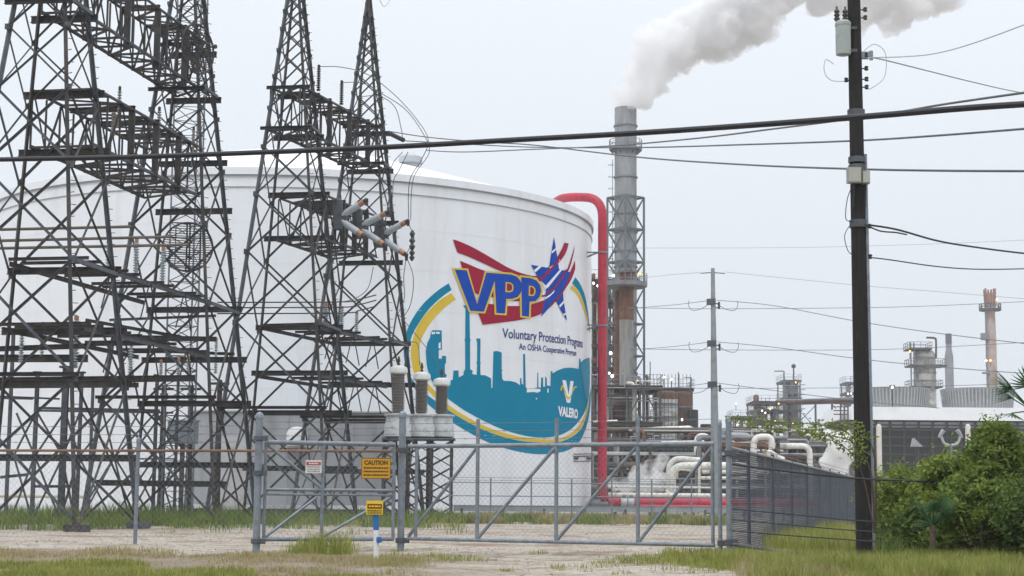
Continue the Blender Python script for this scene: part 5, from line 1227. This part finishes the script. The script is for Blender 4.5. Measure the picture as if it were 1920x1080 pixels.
def puff(name, blobs, mat, label, vox, disp, dscale, seed=0):
    """closed hull grown from overlapping balls, roughened into billows"""
    rnd = random.Random(seed); m = MB()
    for c, r in blobs:
        m.lathe([(r*math.sin(PI*k/10), -r*math.cos(PI*k/10)) for k in range(11)], c, 16)
    o = m.build(name, mat, None, True, origin=blobs[0][0])
    md = o.modifiers.new('remesh', 'REMESH'); md.mode = 'VOXEL'; md.voxel_size = vox; md.use_smooth_shade = True
    for i, (s, a) in enumerate(((dscale, disp), (dscale*.4, disp*.5), (dscale*.17, disp*.25))):
        tx = bpy.data.textures.new(name+'_billow', 'CLOUDS'); tx.noise_scale = s; tx.noise_depth = 2
        d2 = o.modifiers.new('billow', 'DISPLACE'); d2.texture = tx; d2.texture_coords = 'LOCAL'; d2.strength = a; d2.mid_level = .5
    return tag(o, label, 'smoke' if 'smoke' in name else 'steam', kind='stuff')
rnd = random.Random(4); d = 200.0
axis = [(1172,212,17),(1175,196,24),(1183,180,32),(1202,152,46),(1236,116,62),(1282,82,76),(1330,56,84),(1378,32,88),(1422,2,92),(1462,-20,84),(1510,-48,60),(1560,-40,66),(1620,-22,72),(1680,-14,74),(1730,-18,66),(1790,-40,58),(1850,-70,60)]
bl = []
for i in range(len(axis)-1):
    (xa, ya, ra), (xb, yb, rb) = axis[i], axis[i+1]; L = math.hypot(xb-xa, yb-ya); n = max(1, int(L/(.45*ra)))
    for k in range(n):
        f = k/n; x, y, r = xa+(xb-xa)*f, ya+(yb-ya)*f, ra+(rb-ra)*f
        for _ in range(5):
            an = rnd.uniform(0, 2*PI); rr = rnd.uniform(.0, .5)*r*(1 if i else .2); q = P(x+math.cos(an)*rr, y+math.sin(an)*rr, d+rnd.uniform(-.5, .5)*SZ(r, d)); bl.append((q, SZ(r*rnd.uniform(.5, .72), d)))
puff('smoke_plume', bl, vol_mat('smoke', 1.7, .42, .37, .66, (.955,.955,.96), .25), 'big pale grey smoke plume leaving the chimney and drifting up to the right', .24, 2.6, 2.3)
rnd = random.Random(9); bl = []
for px, py, r in ((1175,915,22),(1200,905,26),(1225,890,26),(1240,872,18),(1160,918,16),(1210,918,24),(1240,905,20),(1215,876,18),(1245,858,14),(1190,885,16),(1150,905,16)):
    for _ in range(3): bl.append((P(px+rnd.uniform(-8, 8), py+rnd.uniform(-6, 6), 140+rnd.uniform(-1, 1)), SZ(r*rnd.uniform(.5, .8), 140)))
puff('steam_cloud', bl, vol_mat('steam_thin', 1.9, .7, .37, .74, (.97,.97,.97), .2), 'drifting white steam low behind the long gate between the red riser and white elbows', .2, .8, 1.2)
bl = []
for px, py, r in ((1540,812,16),(1560,822,24),(1580,835,30),(1560,850,26),(1585,860,26),(1540,868,14),(1578,878,18),(1558,871,22)):
    for _ in range(3): bl.append((P(px+rnd.uniform(-6, 6), py+rnd.uniform(-4, 4), 150+rnd.uniform(-1, 1)), SZ(r*rnd.uniform(.5, .8), 150)))
puff('steam_cloud', bl, vol_mat('steam_dense', 3.0, .5, .25, .6, (.97,.97,.97), .2), 'dense white steam billowing at the left foot of the cooling tower', .25, .8, 1.2)
bl = []
for px, py, r in ((1752,752,14),(1757,740,12),(1750,728,10),(1762,745,12),(1745,745,10)):
    for _ in range(2): bl.append((P(px, py, 270), SZ(r*rnd.uniform(.6, .8), 270)))
puff('steam_cloud', bl, vol_mat('steam_wisp', .9, .4, .38, .75, (.97,.97,.97), .2), 'faint white steam rising between the two fan rings', .35, .8, 1.5)

# ================================================================ VEGETATION
def leaf_mat(name, a, b, rough=.65):
    m = bpy.data.materials.new(name); m.use_nodes = True; n = m.node_tree; bs = n.nodes['Principled BSDF']; bs.inputs['Roughness'].default_value = rough; bs.inputs['Specular IOR Level'].default_value = .25
    t = n.nodes.new('ShaderNodeTexCoord'); x = n.nodes.new('ShaderNodeTexNoise'); x.inputs['Scale'].default_value = 2.2; x.inputs['Detail'].default_value = 6; n.links.new(t.outputs['Object'], x.inputs['Vector'])
    r = n.nodes.new('ShaderNodeValToRGB'); r.color_ramp.elements[0].position = .35; r.color_ramp.elements[1].position = .65; r.color_ramp.elements[0].color = a+(1,); r.color_ramp.elements[1].color = b+(1,)
    n.links.new(x.outputs[0], r.inputs[0]); n.links.new(r.outputs[0], bs.inputs['Base Color'])
    tr = n.nodes.new('ShaderNodeBsdfTranslucent'); n.links.new(r.outputs[0], tr.inputs[0]); ad = n.nodes.new('ShaderNodeMixShader'); ad.inputs[0].default_value = .3
    n.links.new(bs.outputs[0], ad.inputs[1]); n.links.new(tr.outputs[0], ad.inputs[2]); n.links.new(ad.outputs[0], n.nodes['Material Output'].inputs[0])
    return m
gr_y = leaf_mat('yellow_green_grass', (.17,.205,.04), (.33,.33,.09)); gr_g = leaf_mat('green_weed', (.08,.135,.028), (.19,.24,.055)); gr_s = leaf_mat('straw_grass', (.27,.23,.11), (.38,.33,.17))
lf_g = leaf_mat('shrub_leaf', (.10,.165,.03), (.23,.295,.062)); lf_y = leaf_mat('bright_shrub_leaf', (.14,.20,.035), (.25,.31,.065)); lf_d = leaf_mat('dark_shrub_leaf', (.05,.095,.02), (.115,.17,.038)); palm_m = leaf_mat('palm_leaf', (.03,.075,.03), (.06,.13,.05))
bark = M('grey_brown_bark', (.10,.075,.055), .9, 0, .3, 6)
def blade(m, b, h, w_, ang, lean, rnd):
    dx, dy = math.cos(ang), math.sin(ang); s = Vector((-dy*w_/2, dx*w_/2, 0)); b = Vector(b); mid = b+Vector((dx*lean*.35, dy*lean*.35, h*.6)); tip = b+Vector((dx*lean, dy*lean, h))
    m.add([b-s, b+s, mid+s*.8, mid-s*.8, tip], ((0,1,2,3),(3,2,4)))
def grass(name, region, n, h, label, mat, seed, w_=.012, nb=9, clump=.0, spread=.12, fade=0):
    """region: list of (px0,px1,d0,d1)"""
    rnd = random.Random(seed); m = MB(); tot = sum((r[1]-r[0])*(r[3]-r[2]) for r in region)
    for r in region:
        k = int(n*(r[1]-r[0])*(r[3]-r[2])/tot)
        for _ in range(k):
            d = rnd.uniform(r[2], r[3]); px = rnd.uniform(r[0], r[1]); b = G(px, d)
            if clump:
                f = noise.noise(Vector((b.x*.55, b.y*.35, seed*7.1)))+fade*((d-r[2])/(r[3]-r[2])-.5)
                if f < clump-rnd.random()*.25: continue
                sc = .55+min(1, (f-clump+.25)*1.6)
            else: sc = 1
            z = gz(b.x, b.y)-.02
            for _ in range(nb):
                hh = h*sc*rnd.uniform(.45, 1.1); blade(m, (b.x+rnd.gauss(0, spread), b.y+rnd.gauss(0, spread), z), hh, w_*d/30*rnd.uniform(.7, 1.3), rnd.uniform(0, 2*PI), hh*rnd.uniform(.1, .6), rnd)
    o = m.build(name, mat); return tag(o, label, 'grass', kind='stuff')
grass('grass', [(-40,460,23,27.5),(-40,260,27.5,30),(460,700,23,26)], 3600, .14, 'yellow green verge grass along the bottom left of the frame', gr_y, 1, clump=-.2)
grass('grass', [(-40,800,26,39)], 2300, .11, 'thin yellow grass patches on the near gravel at the left', gr_s, 2, clump=.06)
grass('weeds', [(-40,470,58,84)], 1150, .6, 'tall green weeds round the feet of the left towers', gr_g, 3, w_=.013, clump=.14, spread=.2, fade=.9)
grass('weeds', [(470,860,66,92)], 950, .5, 'green weeds behind the short gate leaf', gr_g, 4, w_=.013, fade=.6, clump=.08, spread=.2)
grass('grass', [(840,1370,82,97)], 1500, .38, 'grass strip along the foot of the tank behind the long gate', gr_g, 5, w_=.011, clump=.02, spread=.2)
grass('grass', [(840,1370,82,95)], 1200, .4, 'dry grass mixed into the strip behind the long gate', gr_s, 6, w_=.011, clump=.05)
grass('weeds', [(505,600,37.5,40.5),(600,660,36.5,40),(690,745,35,38)], 260, .36, 'bright weeds at the foot of the short gate leaf', gr_y, 7, clump=.05, spread=.11)
grass('grass', [(700,1340,27,40)], 700, .13, 'small grass tufts scattered over the gravel drive', gr_y, 8, clump=.25, spread=.07)
grass('grass', [(1250,1420,30,38)], 700, .26, 'grass patch in front of the corner post', gr_y, 9, clump=-.1)
grass('tall_grass', [(1430,1560,24,31),(1560,1700,24,29),(1700,1960,24,33)], 4400, .28, 'yellow green roadside grass along the bottom right', gr_y, 10, w_=.013, clump=-.3)
grass('tall_grass', [(1450,1680,38,62)], 1100, .55, 'tall green grass in front of the receding mesh fence', gr_y, 11, w_=.013, clump=.0, spread=.18)
grass('tall_grass', [(1670,1960,31,36)], 1000, .5, 'taller green grass round the foot of the wooden pole and shrubs', gr_g, 12, w_=.014, clump=-.3, spread=.15)
grass('weeds', [(-40,860,56,92)], 900, .4, 'yellowing weeds mixed with the green ones round the towers', gr_y, 13, fade=.7, clump=.12, spread=.25)
grass('tall_grass', [(1400,1580,24,34),(1680,1960,24,34)], 1300, .34, 'dry straw mixed into the roadside grass at the right', gr_s, 14, clump=.0, spread=.15)
# stones
rnd = random.Random(5); m = MB()
for _ in range(5200):
    d = rnd.uniform(24, 60)**1.0; px = rnd.uniform(-40, 1420); b = G(px, d); r = rnd.uniform(.010, .026)*(1+(rnd.random() < .02)*1.2)*min(1, d/40); z = gz(b.x, b.y)
    o_ = [Vector((rnd.uniform(.7,1.3)*r*x, rnd.uniform(.7,1.3)*r*y, rnd.uniform(.5,1)*r*zz_)) for x, y, zz_ in ((-1,0,0),(1,0,0),(0,-1,0),(0,1,0),(0,0,1),(0,0,-.6))]
    m.add([Vector((b.x, b.y, z+r*.3))+q for q in o_], ((0,2,4),(2,1,4),(1,3,4),(3,0,4),(2,0,5),(1,2,5),(3,1,5),(0,3,5)))
tag(m.build('gravel_stones', M('loose_stone', (.33,.295,.26), .95, 0, .3, 3)), 'loose stones scattered over the gravel', 'gravel', kind='stuff')

def leafq(m, c, s, rnd):
    a = Vector((rnd.gauss(0,1), rnd.gauss(0,1), rnd.gauss(0,.7))).normalized(); b = a.cross(Vector((rnd.gauss(0,1), rnd.gauss(0,1), rnd.gauss(0,1)))).normalized()
    m.add([c-a*s, c+b*s*.42, c+a*s, c-b*s*.42], ((0,1,2,3),))
def shrub(px, d, ytop, wpx, n, mat, label, seed, leaf=.06, base=0, name='shrub'):
    rnd = random.Random(seed); b = G(px, d); b.z = gz(b.x, b.y); H = P(px, ytop, d).z; R0 = SZ(wpx/2, d); t = thing(name, b, label, 'shrub', 'shrubs at the right edge')
    cl = []
    st = MB()
    for k in range(int(14+wpx/8)):
        an = rnd.uniform(0, 2*PI); rr = math.sqrt(rnd.random())*R0; hz = H*(.3+.62*rnd.random())*(1-.35*(rr/R0)**2)
        c = b+Vector((math.cos(an)*rr, math.sin(an)*rr*.7, max(.25, hz))); cl.append((c, rnd.uniform(.22, .42)*min(1, H/2.2)))
        mid = b.lerp(c, .5)+Vector((rnd.uniform(-.1,.1), rnd.uniform(-.1,.1), .15)); st.path(sm([b+Vector((rnd.uniform(-.15,.15), rnd.uniform(-.1,.1), 0)), mid, c], 4), [.022]*9, 5)
    st.build('stem', bark, t, True)
    m = MB()
    for _ in range(n):
        c, r = rnd.choice(cl); v = Vector((rnd.gauss(0,1), rnd.gauss(0,1), rnd.gauss(0,1))).normalized()*(r*rnd.random()**.45); v.x *= 1.35; v.z *= .85
        q = c+v
        if q.z > .03: leafq(m, q, leaf*rnd.uniform(.55, 1.3), rnd)
    # upright sprigs break the outline
    for c, r in cl:
        for _ in range(3):
            u = Vector((rnd.gauss(0,.5), rnd.gauss(0,.3), 1)).normalized(); L = r*rnd.uniform(1.1, 1.7)
            for k in range(9): leafq(m, c+u*L*k/8+Vector((rnd.gauss(0,.03), rnd.gauss(0,.03), 0)), leaf*rnd.uniform(.5, 1), rnd)
    m.build('foliage', mat, t); return t
shrub(1725, 37.5, 858, 130, 12000, lf_g, 'mid green shrub just right of the wooden pole', 1)
shrub(1790, 33.5, 832, 160, 16000, lf_y, 'bright green shrub below the forked floodlight', 2)
shrub(1885, 32, 765, 190, 23000, lf_g, 'tallest leafy shrub at the right edge', 3, leaf=.065)
shrub(1840, 31, 905, 170, 12000, lf_g, 'dark low shrub in front of the bright one', 4)
shrub(1950, 30, 860, 130, 9000, lf_d, 'dark shrub cut by the right edge of the frame', 5)
shrub(1730, 32, 935, 110, 6000, lf_d, 'low dark shrub in front of the mid green one', 6)
shrub(1690, 38, 850, 90, 4500, lf_y, 'pale thin shrub behind the mid green one', 7, leaf=.05)
shrub(1650, 38.5, 860, 50, 1500, lf_y, 'thin yellowish shrub climbing behind the wooden pole', 8, leaf=.05)
# arching branches left of the pole
b = G(1640, 35); t = thing('arching_shrub', b, 'thin shrub whose leafy branches arch left over the mesh fence', 'shrub'); rnd = random.Random(8)
for i, pts in enumerate(([(1640,1000),(1630,880),(1590,812),(1520,795),(1440,790),(1372,784)], [(1640,1000),(1634,890),(1600,830),(1540,815),(1470,806),(1400,800)], [(1642,1000),(1640,860),(1610,800),(1560,800),(1500,812)], [(1640,1000),(1620,900),(1596,850),(1560,826),(1520,818)])):
    q = sm([P(x, y, 35-.25*k) for k, (x, y) in enumerate(pts)], 8); m = MB(); m.path(q, [.018*(1-.8*k/len(q)) for k in range(len(q))], 5); br = m.build('branch', bark, t, True)
    m = MB()
    for k in range(12, len(q)):
        for _ in range(11): leafq(m, q[k]+Vector((rnd.gauss(0,.09), rnd.gauss(0,.08), rnd.gauss(0,.05))), .042*rnd.uniform(.6, 1.4), rnd)
    m.build('leaves', lf_y, br)
# palms
def palm(px, py, d, n, L, label, seed):
    c = P(px, py, d); b = Vector((c.x, d, 0)); t = thing('palm', b, label, 'palm', 'fan palms at the right'); rnd = random.Random(seed)
    m = MB(); tr_ = min(.1, .035*c.z+.02); m.path([b+(c-b)*k/6 for k in range(7)], [tr_]*7, 10); m.build('trunk', bark, t, True)
    for k in range(n):
        an = 2*PI*k/n+rnd.uniform(-.2,.2); el = rnd.uniform(-.15, 1.15); u = Vector((math.cos(an)*math.cos(el), math.sin(an)*math.cos(el), math.sin(el))); l = L*rnd.uniform(.8, 1.1)
        e = c+u*l*.55; m = MB(); m.path([c, c+u*l*.3, e], .012, 5)
        s = u.cross(Vector((0,0,1))).normalized(); w2 = s.cross(u)
        for j in range(-8, 9):
            f = j/8*1.25; v = (u*math.cos(f)+s*math.sin(f)).normalized(); tip = e+v*l*.55*(1-.25*abs(f))+Vector((0,0,-.12*abs(f)*l)); p_ = v.cross(w2).normalized()*.018*L
            mid = e.lerp(tip, .55); m.add([e-p_*.4, e+p_*.4, mid+p_, mid-p_, tip], ((0,1,2,3),(3,2,4)))
        m.build('frond', palm_m, t)
palm(1935, 770, 31, 13, 1.0, 'fan palm whose pointed fronds enter at the right edge above the shrubs', 3)
palm(1748, 985, 30.5, 14, .62, 'small fan palm half buried in the shrubs right of the wooden pole', 5)
# ---------------------------------------------------------------- rear tree line, far at the horizon
rnd = random.Random(12); m = MB()
for _ in range(5000):
    a = rnd.uniform(-330, 420); y = rnd.uniform(880, 960); leafq(m, Vector((a, y, abs(noise.noise(Vector((a*.02, 3, 1))))*9+rnd.uniform(0, 7))), 2.2*rnd.uniform(.6, 1.3), rnd)
tag(m.build('far_treeline', lf_d), 'far low line of trees on the horizon behind the plant', 'trees', kind='stuff')

# ---------------------------------------------------------------- haze
hz = bpy.data.materials.new('haze'); hz.use_nodes = True; n = hz.node_tree; n.nodes.clear(); o_ = n.nodes.new('ShaderNodeOutputMaterial'); v = n.nodes.new('ShaderNodeVolumePrincipled')
v.inputs['Color'].default_value = (.9,.94,1,1); v.inputs['Density'].default_value = .0003; v.inputs['Anisotropy'].default_value = .2; n.links.new(v.outputs[0], o_.inputs['Volume'])
m = MB(); m.box((0, 1990, 44), (5100, 4150, 92)); tag(m.build('haze', hz), 'pale damp air over the whole plant', 'haze', kind='stuff')
